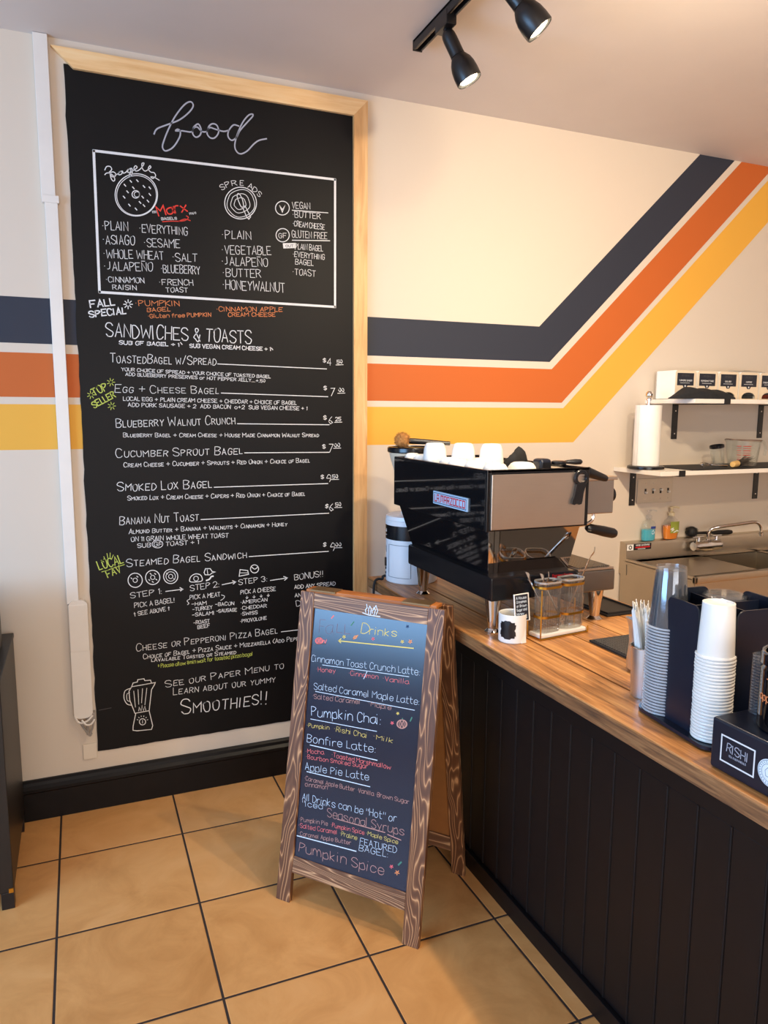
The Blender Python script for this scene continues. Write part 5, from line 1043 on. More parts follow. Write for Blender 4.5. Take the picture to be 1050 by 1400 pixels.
for k in range(5): P_, n_, t_ = gp_at(.28, 1.10+k*.006, .0002); m.ribbon([(-.008, 0), (.008, 0)], .0016, P_, t_, (0, 0, 1))
m.build('vent', M_blackpl, gr, fix=False)
m = MB(); ring = []
for phi, z in [(.55, 1.0), (.55, 1.135)]+[(.55+.09*k, 1.135) for k in range(1, 12)]+[(1.55, 1.0)]+[(1.55-.09*k, 1.0) for k in range(1, 12)]: ring.append(gp_at(phi, z, .0003)[0])
m.tube(ring, .0011, 5, closed=True); m.build('door_outline', mat('grey_seam', (120, 124, 132), .6), gr)
P_, n_, t_ = gp_at(.30, 1.19, .001); m = MB(); m.prism([(-.006, -.006), (.006, -.006), (0, .008)], P_, t_, (0, 0, 1), n_, .0006); m.ribbon([(-.012, -.018), (.012, -.018)], .002, P_+n_*.001, t_, (0, 0, 1)); m.build('emblem', CH['w'], gr, fix=False)
m = MB(); P_ = gp_at(.15, 0)[0]; m.tube([(P_.x+.01, P_.y, .992), (P_.x-.015, P_.y-.01, .993), (.028, -.39, .982), (.006, -.395, .984), (-.010, -.40, .975), (-.016, -.402, .93), (-.010, -.41, .80), (.06, -.42, .55), (.09, -.42, .30)], .0055, 8, 6); m.build('power_cord', M_rubber, gr, label='black power cord')
br = thing('grinder_brush', 'coir-headed cleaning brush lying on top of the grinder hopper', 'brush', (GX, GY, 1.535))
def fuzz(c, r, n, ln, seed):
    m = MB(); rnd = random.Random(seed); m.lathe([(r*.85*math.sin(PI*k/8), -r*.85*math.cos(PI*k/8)) for k in range(9)], c, 14)
    for _ in range(n):
        d = Vector((rnd.gauss(0, 1), rnd.gauss(0, 1), rnd.gauss(0, 1))).normalized(); b = Vector(c)+d*r*.7; t = Vector(c)+d*(r*rnd.uniform(.95, 1.1)); s = d.orthogonal().normalized()*.0011
        m.quad(b-s, b+s, t+s*.4, t-s*.4)
    return m
cB = (.098, -.425, 1.563); fuzz(cB, .034, 900, .01, 2).build('bristles', M_coir, br, fix=False)
m = MB(); m.lathe([(0, 0), (.011, 0), (.012, .02), (.010, .1), (.008, .17), (0, .172)], (.12, -.44, 1.560), 12, (.96, -.32, -.06)); m.build('handle', M_blackpl, br)

# ================================================================== THINGS ON THE COUNTER
MX, MY = .098, -1.283
mg = thing('mug', 'white straight-sided mug with blank black scalloped label at the counter front edge', 'mug', (MX, MY, CZ))
m = MB(); m.lathe([(0, CZ), (.040, CZ), (.043, CZ+.003), (.0435, CZ+.088), (.0425, CZ+.0895), (.0405, CZ+.088), (.040, CZ+.006), (0, CZ+.005)], (MX, MY, 0), 40); m.build('body', M_white, mg)
lab = [(-1, -.62), (-.86, -.62), (-.84, -.86), (-.5, -.84), (-.3, -1), (.3, -1), (.5, -.84), (.84, -.86), (.86, -.62), (1, -.62), (.95, -.2), (.82, 0), (.95, .2), (1, .62), (.86, .62), (.84, .86), (.5, .84), (.3, 1), (-.3, 1), (-.5, .84), (-.84, .86), (-.86, .62), (-1, .62), (-.95, .2), (-.82, 0), (-.95, -.2)]
def on_mug(u, v, d=.0004): a = math.atan2(-.60, -.80)+u*.62; return Vector((MX+(.0437+d)*math.cos(a), MY+(.0437+d)*math.sin(a), CZ+.043+v*.029))
m = MB(); rs = [[on_mug(q[0]*k, q[1]*k, d) for q in lab] for k, d in ((1, -.0006), (1, .0004), (.75, .0004), (.5, .0004), (.25, .0004), (.02, .0004))]; m.rings(rs); m.build('label_patch', M_blackpl, mg, label='black scalloped label patch')

# wire rack with two ribbed canisters
RX, RY, RA = .174, -1.325, math.atan2(.025, .197)
RK = Matrix.Translation((RX, RY, CZ)) @ Matrix.Rotation(RA, 4, 'Z')
rk = thing('canister_rack', 'gold wire rack with white tray holding two ribbed clear canisters', 'rack', (RX, RY, CZ), RA)
RL, RD = .200, .062
m = MB(); m.box(.003, RL-.003, .003, RD-.003, .004, .018, .004, 2, RK); m.build('tray', M_white, rk)
m = MB()
cor = [(0, 0), (RL, 0), (RL, RD), (0, RD)]
m.tube([RK @ Vector((x, y, .003)) for x, y in cor], .0022, 8, closed=True)
for x, y in ((.0, .0), (RL, RD), (0, RD)): m.tube([RK @ Vector((x, y, .002)), RK @ Vector((x, y, .16 if (x, y) == (0, 0) else .10))], .0022, 8)
for x, y in ((.0, .0), (RL, 0)): m.tube([RK @ Vector((x, y, .003)), RK @ Vector((x, y, .022))], .0022, 8)
m.build('wire_frame', M_gold, rk)
CAN = []
for i, cx in enumerate((.052, .148)):
    cn = thing('ribbed_canister', ['ribbed clear canister beside the small chalk sign, holding short spoons', 'ribbed clear canister at the far end of the gold rack from the chalk sign'][i], 'canister', tuple(RK @ Vector((cx, RD/2, .0))), RA, 'ribbed canisters')
    def ribbed(w_, d_, amp):
        pts = rrect(w_, d_, .024, 8); out = []; n = 96; per = [0]
        for k in range(len(pts)): per.append(per[-1]+math.dist(pts[k], pts[(k+1) % len(pts)]))
        for j in range(n*2):
            t = per[-1]*j/(n*2); k = max(q for q in range(len(pts)) if per[q] <= t); f = (t-per[k])/max(1e-9, per[k+1]-per[k]); a, b = pts[k], pts[(k+1) % len(pts)]
            x, y = a[0]+(b[0]-a[0])*f, a[1]+(b[1]-a[1])*f; l = math.hypot(x, y); q = amp*abs(math.sin(PI*j/8)); out.append((x+x/l*q, y+y/l*q))
        return out
    sec = ribbed(.083, .051, .0036)
    T_ = RK @ Matrix.Translation((cx, RD/2, 0)); m = MB()
    rs = [[T_ @ Vector((x*k, y*k, z)) for x, y in sec] for z, k in ((.020, .3), (.020, .93), (.026, .99), (.165, 1.0), (.180, 1.0), (.180, .965), (.03, .94), (.026, .3))]
    m.rings(rs); m.build('ribbed_wall', M_ribbed, cn, smooth=50)
    for z in (.066, .160):
        m = MB(); o_ = [(x*1.035, y*1.05) for x, y in rrect(.089, .057, .024, 8)]; i_ = [(x*.985, y*.985) for x, y in o_]
        m.rings([[T_ @ Vector((x, y, zz)) for x, y in q] for q, zz in ((o_, z), (o_, z+.008), (i_, z+.008), (i_, z))], closed=True); m.build('gold_band', M_gold, cn)
    m = MB(); sec2 = rrect(.09, .058, .024, 8); m.rings([[T_ @ Vector((x*k, y*k, z)) for x, y in sec2] for k, z in ((1.0, .176), (1.0, .182), (.95, .182), (.95, .176))], closed=True); m.build('rim', mat('clear_rim', (206, 204, 200), .1, .6), cn)
def spoon(p0, p1, label, rb=.011):
    p0, p1 = RK @ Vector(p0), RK @ Vector(p1); t = thing('spoon', label, 'spoon', tuple(p0), 0, 'spoons in the canisters'); d = (p1-p0).normalized(); L = (p1-p0).length
    s_ = d.orthogonal().normalized(); u_ = d.cross(s_)
    m = MB(); rs = []
    for k in range(9):
        f = k/8; c = p0+d*(L*f); wv = .0036+.0026*f; rs.append([c+s_*wv*math.cos(a)+u_*.0018*math.sin(a) for a in [2*PI*q/8 for q in range(8)]])
    m.rings(rs); m.build('handle', M_chrome, t)
    m = MB(); rs = []
    for k in range(9):
        f = k/8; c = p1+d*(-.004+.034*f); wv = max(.0006, rb*math.sin(PI*min(1, f*.92+.08))**.7); rs.append([c+s_*wv*math.cos(a)+u_*(.0016*math.sin(a)-.004*math.sin(PI*f)) for a in [2*PI*q/10 for q in range(10)]])
    m.rings(rs); m.build('bowl', M_chrome, t)
spoon((.055, .03, .06), (-.034, .022, .196), 'silver spoon leaning left out of the ribbed canister beside the chalk sign', .010)
spoon((.03, .03, .03), (.052, .036, .178), 'short silver spoon standing upright in the ribbed canister beside the chalk sign', .009)
spoon((.11, .03, .03), (.232, .030, .245), 'long silver spoon leaning right out of the second ribbed canister', .009)
spoon((.12, .028, .03), (.022, .020, .185), 'stubby spoon head resting on the left canister rim', .011)
# little chalk sign clipped to the rack
ms = thing('mini_chalk_sign', 'small black chalk sign with white frame leaning on the left end of the canister rack', 'sign', (.108, -1.305, CZ))
SM = Matrix.Translation((.083, -1.322, CZ+.068)) @ Matrix.Rotation(math.radians(8), 4, 'Z') @ Matrix.Rotation(math.radians(-7), 4, 'X')
m = MB(); m.box(0, .060, 0, .004, 0, .086, .001, 1, SM); m.build('frame', M_white, ms)
m = MB(); m.box(.003, .054, -.0008, .001, .003, .083, 0, 1, SM); m.build('slate', M_navy, ms)
m = MB(); u_, v_ = SM.to_3x3() @ Vector((1, 0, 0)), SM.to_3x3() @ Vector((0, 0, 1))
for k, s_ in enumerate(('A House', 'Cinnamon', 'or Brown', 'Sugar and', 'Honey', 'Latte 6')): simple_text(m, s_, SM @ Vector((.007, -.0012, .070-k*.0122)), u_, v_, .040 if k != 4 else .028, .0075, .0011)
m.build('chalk_lettering', CH['sw'], ms, smooth=0, fix=False)
m = MB(); m.box(.02, .04, 0, .003, -.068, .002, .001, 1, SM); m.build('stem', M_white, ms)
# drinking glass
gl_ = MB().lathe([(0, .001), (.030, .001), (.0335, .098), (.0322, .098), (.029, .008), (0, .008)], (0, 0, 0), 30).build('drinking_glass', M_glass); gl_.location = (.395, -1.195, CZ)
tag(gl_, 'clear drinking glass behind the right end of the gold canister rack', 'glass')
# mats
def flat_mat(name, label, poly, z, t, mt):
    m = MB(); c = (sum(p[0] for p in poly)/len(poly), sum(p[1] for p in poly)/len(poly), z)
    m.prism(poly, (0, 0, z), (1, 0, 0), (0, 1, 0), (0, 0, 1), t); return tag(m.build(name, mt, origin=c, smooth=0), label, 'mat')
bm_ = thing('bar_mat', 'black honeycomb rubber bar mat on the counter beside the straw tumbler', 'mat', (.42, -1.6, CZ))
m = MB(); m.box(.312, .72, -1.80, -1.385, CZ, CZ+.007, .002); m.build('rim', M_rubber, bm_)
m = MB(); m.box(.319, .713, -1.793, -1.392, CZ+.007, CZ+.0085); m.build('honeycomb_face', M_hex, bm_, smooth=0)
tr = thing('drip_mat', 'black ridged mat under the front right leg of the espresso machine', 'mat', (.63, -.98, CZ))
m = MB(); m.box(.545, .70, -1.185, -.60, CZ, CZ+.008, .003); m.build('base', M_rubber, tr)
m = MB()
m.box(.553, .560, -1.178, -.61, CZ+.008, CZ+.014, .001); m.box(.686, .693, -1.178, -.61, CZ+.008, CZ+.014, .001); m.box(.56, .686, -1.178, -1.171, CZ+.008, CZ+.014, .001); m.build('raised_edge', M_rubber, tr)
# milk pitcher and straw tumbler
PX, PY = .285, -1.655; PZ = CZ+.0085
mp = thing('milk_pitcher', 'brushed steel milk pitcher standing on the bar mat behind the straws', 'pitcher', (PX, PY, PZ))
m = MB(); rs = []
for r, z in ((.044, 0), (.046, .004), (.046, .03), (.042, .07), (.037, .10), (.036, .12), (.038, .136), (.0368, .136), (.035, .12), (.041, .07), (.044, .01), (.02, .004)):
    row = []
    for k in range(36):
        a = 2*PI*k/36; e = max(0, math.cos(a-2.6))**6*max(0, (z-.085)/.05)*.016; row.append((PX+(r+e)*math.cos(a), PY+(r+e)*math.sin(a), PZ+z+e*.5))
    rs.append(row)
m.rings(rs); m.build('body', M_cupsteel, mp)
m = MB(); ha = 2.6+PI; hx, hy = math.cos(ha), math.sin(ha); m.tube([(PX+hx*r, PY+hy*r, PZ+z) for r, z in ((.036, .122), (.06, .125), (.072, .105), (.066, .065), (.044, .035))], .0045, 8, 6); m.build('handle', M_steel, mp)
TUX, TUY = .166, -1.795
tu = thing('straw_tumbler', 'tall brushed steel tumbler full of paper-wrapped straws beside the cup holder', 'tumbler', (TUX, TUY, CZ))
m = MB(); m.lathe([(0, 0), (.034, 0), (.036, .003), (.0415, .128), (.0425, .130), (.0405, .130), (.035, .006), (0, .005)], (TUX, TUY, CZ), 36); m.build('body', M_cupsteel, tu); m = MB(); m.tube([(TUX+.0418*math.cos(2*PI*k/40), TUY+.0418*math.sin(2*PI*k/40), CZ+.1295) for k in range(40)], .0012, 6, closed=True); m.build('rolled_rim', M_chrome, tu)
rnd = random.Random(11)
for k in range(30):
    a = rnd.uniform(0, 2*PI); r0 = rnd.uniform(0, .022); ln = rnd.uniform(.215, .238)
    b = Vector((TUX+r0*math.cos(a), TUY+r0*math.sin(a), CZ+.008)); lean = Vector((-.10+rnd.uniform(-.06, .06), .08+rnd.uniform(-.06, .05), 1)).normalized() if k < 20 else Vector((rnd.uniform(-.08, .03), .05+rnd.uniform(-.06, .05), 1)).normalized()
    tip = b+lean*ln; m = MB(); s_ = lean.orthogonal().normalized(); u_ = lean.cross(s_); tw = rnd.uniform(0, PI)
    rs = []
    for f, wr in ((0, .005), (.04, .0052), (.5, .0052), (.9, .0052), (.93, .0052), (.955, .0064), (.98, .0056), (1.0, .0042)):
        c = b+lean*ln*f+s_*.0025*math.sin(9*f+tw)*(1 if f > .94 else .2); q = (1, 1) if f < .92 else (1.25, .22)
        rs.append([c+(s_*math.cos(t)*q[0]+u_*math.sin(t)*q[1])*wr for t in [tw+2*PI*j/8 for j in range(8)]])
    m.rings(rs); tag(m.build('wrapped_straw', M_paper, origin=tuple(b)), 'white paper-wrapped drinking straw standing in the steel tumbler', 'straw', 'paper-wrapped straws in the tumbler')

# ---- four-way cup holder
HX, HY, HA = .195, -1.985, -.1
HM = Matrix.Translation((HX, HY, CZ)) @ Matrix.Rotation(HA, 4, 'Z')
ch = thing('cup_holder', 'black four-sided acrylic cup dispenser standing on the counter', 'cup dispenser', (HX, HY, CZ), HA)
m = MB(); m.prism(rrect(.252, .252, .03, 6), HM @ Vector((0, 0, .004)), HM.to_3x3() @ Vector((1, 0, 0)), HM.to_3x3() @ Vector((0, 1, 0)), (0, 0, 1), .008); m.lathe([(0, 0), (.08, 0), (.08, .004), (0, .004)], (HX, HY, CZ), 30); m.build('base', M_holder, ch)
HT = .296
for a in (0, 1, 2, 3):
    Q = HM @ Matrix.Rotation(a*PI/2, 4, 'Z')
    prof = [(-.051, .012), (.051, .012)]+[(x, z) for x, z in [(.051-.018+.018*math.cos(t), HT-.018+.018*math.sin(t)) for t in [PI/2*k/6 for k in range(7)]]]+[(-.051+.018+.018*math.cos(t), HT-.018+.018*math.sin(t)) for t in [PI/2+PI/2*k/6 for k in range(7)]]
    m = MB(); m.prism(prof, Q @ Vector((-.105, 0, 0)), Q.to_3x3() @ Vector((0, 1, 0)), (0, 0, 1), Q.to_3x3() @ Vector((1, 0, 0)), .004); m.build('side_plate', M_holder, ch)
    m = MB(); m.box(-.101, -.002, -.002, .002, .012, HT-.012, 0, 1, Q); m.build('divider', M_holder, ch)
def stack(proto, xy, n, pitch, z0, label_top, label, group, cat):
    p = HM @ Vector((xy[0], xy[1], 0)); objs = []
    for k in range(n):
        o = proto if k == 0 else proto.copy()
        if k:
            COL.objects.link(o)
            for c_ in list(proto.children): d_ = c_.copy(); COL.objects.link(d_); d_.parent = o
        o.location = (p.x+random.uniform(-.0006, .0006), p.y+random.uniform(-.0006, .0006), z0+pitch*k)
        tag(o, label if k < n-1 else label_top, cat, group); objs.append(o)
    return objs
M_lip = clear('frosted_plastic_lip', (.96, .97, .98), alpha=.6, rough=.15)
def inverted_cup(R_, r_, h, wall=.0012, rim=.0026):
    pr = [(R_-wall, .0), (R_, -.0), (R_+rim*.8, rim*.3), (R_+rim, rim), (R_+rim*.7, rim*1.8), (R_-.0002, rim*2.0)]
    pr += [(R_+(r_-R_)*f, rim*2+(h-rim*2)*f) for f in (.33, .66, 1.0)]
    pr += [(r_-.003, h+.0008), (r_-.0042, h-.005), (0, h-.0052), (0, h-.0062), (r_-.0052, h-.0065), (r_-wall-.0006, h-.008), (R_-wall, rim*2)]
    return MB().lathe(pr+[pr[0]], (0, 0, 0), 36)
wc = inverted_cup(.0375, .0325, .118, .0012, .0036).build('paper_cup', M_white)
ZH = CZ+.013
stack(wc, (-.078, -.078), 26, .0072, ZH, 'topmost white paper cup of the upside-down stack in the black holder', 'white paper cup nested under others in the upside-down stack in the black holder', 'white paper cups in the holder', 'paper cup')
pc = inverted_cup(.0445, .0335, .142, .0010, .0010).build('plastic_cup', M_plastic)
q_ = MB().lathe([(.0445, .0004), (.0485, .0004), (.0492, .0022), (.0482, .0042), (.0455, .0046), (.0445, .0030), (.0445, .0004)], (0, 0, 0), 40).build('rolled_lip', M_lip); q_.parent = pc
stack(pc, (-.078, .078), 29, .0072, ZH, 'topmost clear plastic cup of the tall upside-down stack in the black holder', 'clear plastic cup nested under others in the tall upside-down stack in the black holder', 'clear plastic cups in the holder', 'plastic cup')
ld = MB().lathe([(.046, 0), (.048, .002), (.048, .006), (.044, .008), (.040, .012), (.034, .013), (.032, .011), (0, .011), (0, .010), (.033, .010), (.039, .010), (.043, .006), (.046, .005), (.046, 0)], (0, 0, 0), 36).build('plastic_cover', M_plastic)
stack(ld, (.062, .062), 41, .0066, ZH, 'topmost clear plastic lid of the stack in the far corner of the black holder', 'clear plastic lid nested in the stack in the far corner of the black holder', 'clear lids in the holder', 'lid')

# ---- black tea display box with tip jar
RSX, RSY, RSA = .024, -2.135, math.radians(0)
tx = thing('tea_display_box', 'black tea display box with white framed logo panel at the counter right end', 'box', (RSX, RSY, CZ))
m = MB(); m.box(RSX, RSX+.33, RSY-.36, RSY, CZ+.001, CZ+.106, .006, 3); m.build('case', M_holder, tx)
O_ = (RSX-.0004, RSY-.027, CZ+.0); U_, V_ = (0, -1, 0), (0, 0, 1)
m = MB(); m.ribbon([(.0, .026), (.077, .026), (.077, .078), (.0, .078)], .0032, O_, U_, V_, True); m.build('logo_border', CH['w'], tx, smooth=0, fix=False)
m = MB(); simple_text(m, 'RISHI', Vector(O_)+Vector((0, -.013, .049)), U_, V_, .050, .017, .0017); simple_text(m, 'TEA & BOTANICALS', Vector(O_)+Vector((0, -.019, .040)), U_, V_, .040, .0036, .0008); m.build('logo_lettering', CH['g'], tx, smooth=0, fix=False)
m = MB(); cc = [(.026*math.cos(2*PI*k/40), .026*math.sin(2*PI*k/40)) for k in range(40)]; Oc = Vector(O_)+Vector((0, -.112, .050)); m.prism(cc, Oc, U_, V_, (-1, 0, 0), .0006); sk = m.build('round_sticker', mat('white_sticker', (226, 234, 240), .4), tx, smooth=0, label='white round sticker')
m = MB(); Os = Oc+Vector((-.0009, 0, 0)); m.ribbon([(x*.92, y*.92) for x, y in cc], .001, Os, U_, V_, True); m.ribbon([(x*.66, y*.66) for x, y in cc], .0008, Os, U_, V_, True)
m.ribbon([(-.008, -.008), (-.010, .002), (-.004, .010), (.006, .008), (.010, .0), (.006, -.008)], .0009, Os, U_, V_, True)
for k in range(26):
    a = 2*PI*k/26; m.ribbon([(.0195*math.cos(a), .0195*math.sin(a)), (.0222*math.cos(a+.06), .0222*math.sin(a+.06))], .0011, Os, U_, V_)
m.build('sticker_print', mat('grey_blue_print', (110, 130, 150), .6), sk, smooth=0, fix=False)
JX, JY, JZ = .113, -2.242, CZ+.106
tj = thing('tip_jar', 'black glossy tip jar with orange lettering on the tea display box', 'jar', (JX, JY, JZ))
m = MB(); m.lathe([(0, JZ), (.058, JZ), (.061, JZ+.004), (.061, JZ+.118), (.058, JZ+.122), (.058, JZ+.126), (.062, JZ+.129), (.062, JZ+.149), (.059, JZ+.152), (.054, JZ+.150), (.053, JZ+.01), (0, JZ+.008)], (JX, JY, 0), 48); m.build('body', M_mach_black, tj)
m = MB(); m.tube([(JX+.0585*math.cos(2*PI*k/48), JY+.0585*math.sin(2*PI*k/48), JZ+.151) for k in range(48)], .0022, 6, closed=True); m.build('rim', mat('glass_rim', (120, 120, 124), .1, .5), tj)
def jar_text(mb, s, a0, a1, z, h, wd):
    for st in text_strokes(s, '', 0, 0, 1, 0, h, .05):
        q = []
        for i in range(len(st)-1 or 1):
            for f in (0, .5): b = st[min(i+1, len(st)-1)]; q.append((st[i][0]+(b[0]-st[i][0])*f, st[i][1]+(b[1]-st[i][1])*f))
        q.append(st[-1]); P3 = [Vector((JX+.0614*math.cos(a0+(a1-a0)*u), JY+.0614*math.sin(a0+(a1-a0)*u), z+v)) for u, v in q]
        if len(P3) > 1: mb.tube(P3, wd/2, 5)
m = MB(); aL = math.atan2(.5, -.86); jar_text(m, 'TIPS', aL+.30, aL+1.25, JZ+.086, .019, .0018); jar_text(m, 'appreciated', aL+.02, aL+1.6, JZ+.062, .015, .0016); m.build('lettering', CH['o'], tj)
pts = Vector((.155, -2.168, JZ))
jl = MB().lathe([(.0185, 0), (.0205, .001), (.0205, .004), (.018, .0055), (0, .0055), (0, .0045), (.017, .0045), (.0185, .0035), (.0185, 0)], (0, 0, 0), 30).build('portion_cup_cover', M_plastic)
for k in range(20):
    o = jl if k == 0 else jl.copy()
    if k: COL.objects.link(o)
    o.location = (.124, -2.160, JZ+.0005+k*.0062); tag(o, 'small clear plastic lid in the stack behind the tip jar', 'lid', 'small clear lids behind the tip jar')

# ================================================================== SHELVES
M_shelf = mat('white_shelf_laminate', (236, 228, 216), .4, var=.02)
def shelf(label, x0, ztop, depth, bx):
    t = thing('wall_shelf', label, 'shelf', (x0+.8, 0, ztop-.02))
    m = MB(); m.box(x0, 3.6, -depth, -.001, ztop-.022, ztop, .0015); m.build('board', M_shelf, t)
    for x in bx:
        m = MB(); m.box(x-.02, x+.02, -.005, 0, ztop-.215, ztop-.022, .001); m.box(x-.02, x+.02, -depth-.004, -.0, ztop-.027, ztop-.022, .001); m.box(x-.02, x+.02, -depth-.005, -depth-.0005, ztop-.027, ztop+.004, .001)
        b = m.build('bracket', M_black_satin, t)
        m = MB()
        for z in (ztop-.06, ztop-.185): m.lathe([(0, 0), (.0045, 0), (.004, .002), (0, .0025)], (x, -.005, z), 10, (0, -1, 0))
        m.build('screw', M_chrome, b)
    return t
shelf('lower white wall shelf on black brackets holding paper towels and measuring cup', 1.53, 1.388, .352, (1.665, 2.585, 3.4))
shelf('upper white wall shelf on black brackets holding the row of tea boxes', 1.722, 1.748, .352, (1.935, 2.585, 3.4))
# tea boxes
teas = [None]
inside = [(58, 62, 66), (70, 70, 74), (40, 48, 54), (52, 58, 62), (120, 44, 26), (80, 70, 50)]
order = ['tea box at the left end of the upper shelf, its white side showing', 'second tea box from the left on the upper shelf, behind the black cloth', 'third tea box from the left on the upper shelf, cloth end in front', 'fourth tea box from the left on the upper shelf, dark grey sachets inside', 'fifth tea box from the left on the upper shelf, red-brown sachets inside']
for i in range(5):
    bx, by, bz = 1.757+.1505*i, -.178, 1.748; W_, H_, D_ = .138, .150, .14
    t = thing('tea_box', order[i], 'box', (bx, by, bz), 0, 'tea boxes on the upper shelf')
    m = MB(); m.box(bx, bx+.006, by+.004, by+D_, bz, bz+H_-.004, .002); m.box(bx+W_-.006, bx+W_, by+.004, by+D_, bz, bz+H_-.004, .002); m.box(bx, bx+W_, by+D_-.004, by+D_, bz, bz+H_-.004); m.box(bx, bx+W_, by+.002, by+D_, bz+H_-.006, bz+H_, .003); m.box(bx, bx+W_, by+.004, by+D_, bz, bz+.004); m.build('carton', M_paper, t)
    arch = [(0.006, 0), (.030, .0), (.030, .010)]+[(.068-.048*math.cos(a), .016+.026*math.sin(a)) for a in [PI*k/14 for k in range(15)]]
    arch = [(0, 0), (.0, H_-.012), (.010, H_-.001), (W_-.010, H_-.001), (W_, H_-.012), (W_, 0), (W_-.018, 0), (W_-.018, .014)]+[(W_/2+.050*math.cos(a), .016+.026*math.sin(a)) for a in [PI*k/14 for k in range(1, 14)]]+[(.018, .014), (.018, 0)]
    m = MB(); m.prism(arch, (bx, by, bz), (1, 0, 0), (0, 0, 1), (0, 1, 0), .004); m.box(bx+.018, bx+W_-.018, by, by+.004, bz, bz+.008); m.build('front_panel', M_cream, t, smooth=0)
    m = MB()
    for k in range(4): m.box(bx+.02, bx+W_-.02, by+.012, by+.09, bz+.005+k*.007, bz+.010+k*.007, .002, 1, Matrix.Translation((0, 0, 0)))
    m.build('sachets', mat('sachet_foil_%d' % i, inside[i], .35), t)
    lb = [(.010, .072), (.010, .136), (W_-.016, .136), (W_-.016, .072), (.082, .072), (.074, .060), (.056, .060), (.048, .072)]
    m = MB(); m.prism(lb, (bx, by-.0006, bz), (1, 0, 0), (0, 0, 1), (0, 1, 0), .0006); lo_ = m.build('label_panel', M_navy, t, smooth=0, label='navy label panel')
    m = MB(); simple_text(m, 'RISHI', (bx+.040, by-.0009, bz+.118), (1, 0, 0), (0, 0, 1), .05, .009, .0013); m.build('logo_lettering', CH['d'], lo_, smooth=0, fix=False)
    m = MB(); simple_text(m, ['TURMERIC GINGER', 'PEPPERMINT SAGE', 'EARL GREY', 'JASMINE', 'ENGLISH BREAKFAST'][i], (bx+(.022 if i not in (2, 3) else .042), by-.0009, bz+.094), (1, 0, 0), (0, 0, 1), .088 if i not in (2, 3) else .044, .0075, .0014); m.ribbon([(.03, .085), (.095, .085)], .0018, (bx, by-.0009, bz), (1, 0, 0), (0, 0, 1))
    m.ribbon([(.065+.0025*math.cos(a), .069+.0025*math.sin(a)) for a in [2*PI*k/8 for k in range(8)]], .005, (bx, by-.0009, bz), (1, 0, 0), (0, 0, 1), True); m.build('white_lettering', CH['w'], lo_, smooth=0, fix=False)
hb = MB(); hb.tube([(2.17, -.13, 1.9035), (2.20, -.14, 1.905), (2.26, -.14, 1.9045), (2.30, -.13, 1.908), (2.42, -.13, 1.9035)], .004, 6, 5); hb.box(2.25, 2.41, -.16, -.09, 1.899, 1.9025)
tag(hb.build('handled_tray', mat('pale_grey_plastic', (176, 166, 154), .5), origin=(2.30, -.13, 1.899)), 'thin pale tray with bent handle lying on top of the tea boxes', 'tray')
# black cloth on the upper shelf, draped over its front edge
bm = bmesh.new(); rnd = random.Random(5); nx, ny = 40, 14; G = []
def cl_h(f): return .058*min(1, (f/.2)**.7)*(1-.5*max(0, f-.35)/.65)+.004
for i in range(nx+1):
    row = []
    for j in range(ny+1):
        f, g = i/nx, j/ny; a = PI*g; h = cl_h(f)*(math.sin(PI*f)**.3 if 0 < f < 1 else .1)
        x = 1.628+.385*f; wob = .006*math.sin(9*f+2*g)+.004*math.sin(23*f+5*g)
        row.append(bm.verts.new((x, -.300-.042*math.cos(a)*(1 if 0 < i < nx else .6)+wob*.4, 1.7485+max(0, h*(math.sin(a)**.6 if 0 < g < 1 else 0)+wob*(math.sin(a))))))
    G.append(row)
for i in range(nx):
    for j in range(ny): bm.faces.new((G[i][j], G[i+1][j], G[i+1][j+1], G[i][j+1]))
for e in (0, nx): bm.faces.new(G[e])
bm.faces.new([G[i][0] for i in range(nx+1)]+[G[i][ny] for i in range(nx, -1, -1)])
q = MB(); q.bm.free(); q.bm = bm; tag(q.build('folded_cloth', M_cloth, origin=(1.82, -.3, 1.7485), smooth=60), 'folded black cloth bundle lying in front of the tea boxes on the upper shelf', 'cloth')
# paper towel holder
TWX, TWY, TZ = 1.600, -.165, 1.388
th = thing('paper_towel_holder', 'upright paper towel holder with black base and steel ball finial on the lower shelf', 'paper towel holder', (TWX, TWY, TZ))
m = MB(); m.lathe([(0, TZ), (.090, TZ), (.093, TZ+.004), (.092, TZ+.014), (.086, TZ+.017), (0, TZ+.017)], (TWX, TWY, 0), 40); m.build('base', M_black_satin, th)
m = MB(); m.cyl((TWX, TWY, TZ+.015), (TWX, TWY, 1.745), .009, seg=16); m.build('rod', M_chrome, th)
m = MB(); m.lathe([(0, 1.738), (.014, 1.740), (.0145, 1.748), (.011, 1.752), (.017, 1.758), (.0195, 1.768), (.017, 1.780), (.009, 1.787), (0, 1.788)], (TWX, TWY, 0), 20); m.build('finial', M_chrome, th)
rl = thing('paper_towel_roll', 'white paper towel roll with loose sheet edge on the upright holder', 'paper towel', (TWX, TWY, TZ+.018))
m = MB(); sec = []
for k in range(60):
    a = 2*PI*k/60; r_ = .066; sec.append((TWX+r_*math.cos(a), TWY+r_*math.sin(a)))
inn = [(TWX+.019*math.cos(2*PI*k/60), TWY+.019*math.sin(2*PI*k/60)) for k in range(60)]
m.rings([[(x, y, z) for x, y in q] for q, z in ((inn, TZ+.018), (sec, TZ+.018), (sec, 1.716), (inn, 1.716))], closed=True); m.build('roll', M_paper, rl)
m = MB(); a0 = math.atan2(-.95, -.1); fl = [(TWX+(.0665+.0006*k)*math.cos(a0-.11*k), TWY+(.0665+.0006*k)*math.sin(a0-.11*k)) for k in range(12)]; fl2 = [(TWX+(.0685+.0006*k)*math.cos(a0-.11*k), TWY+(.0685+.0006*k)*math.sin(a0-.11*k)) for k in range(12)]
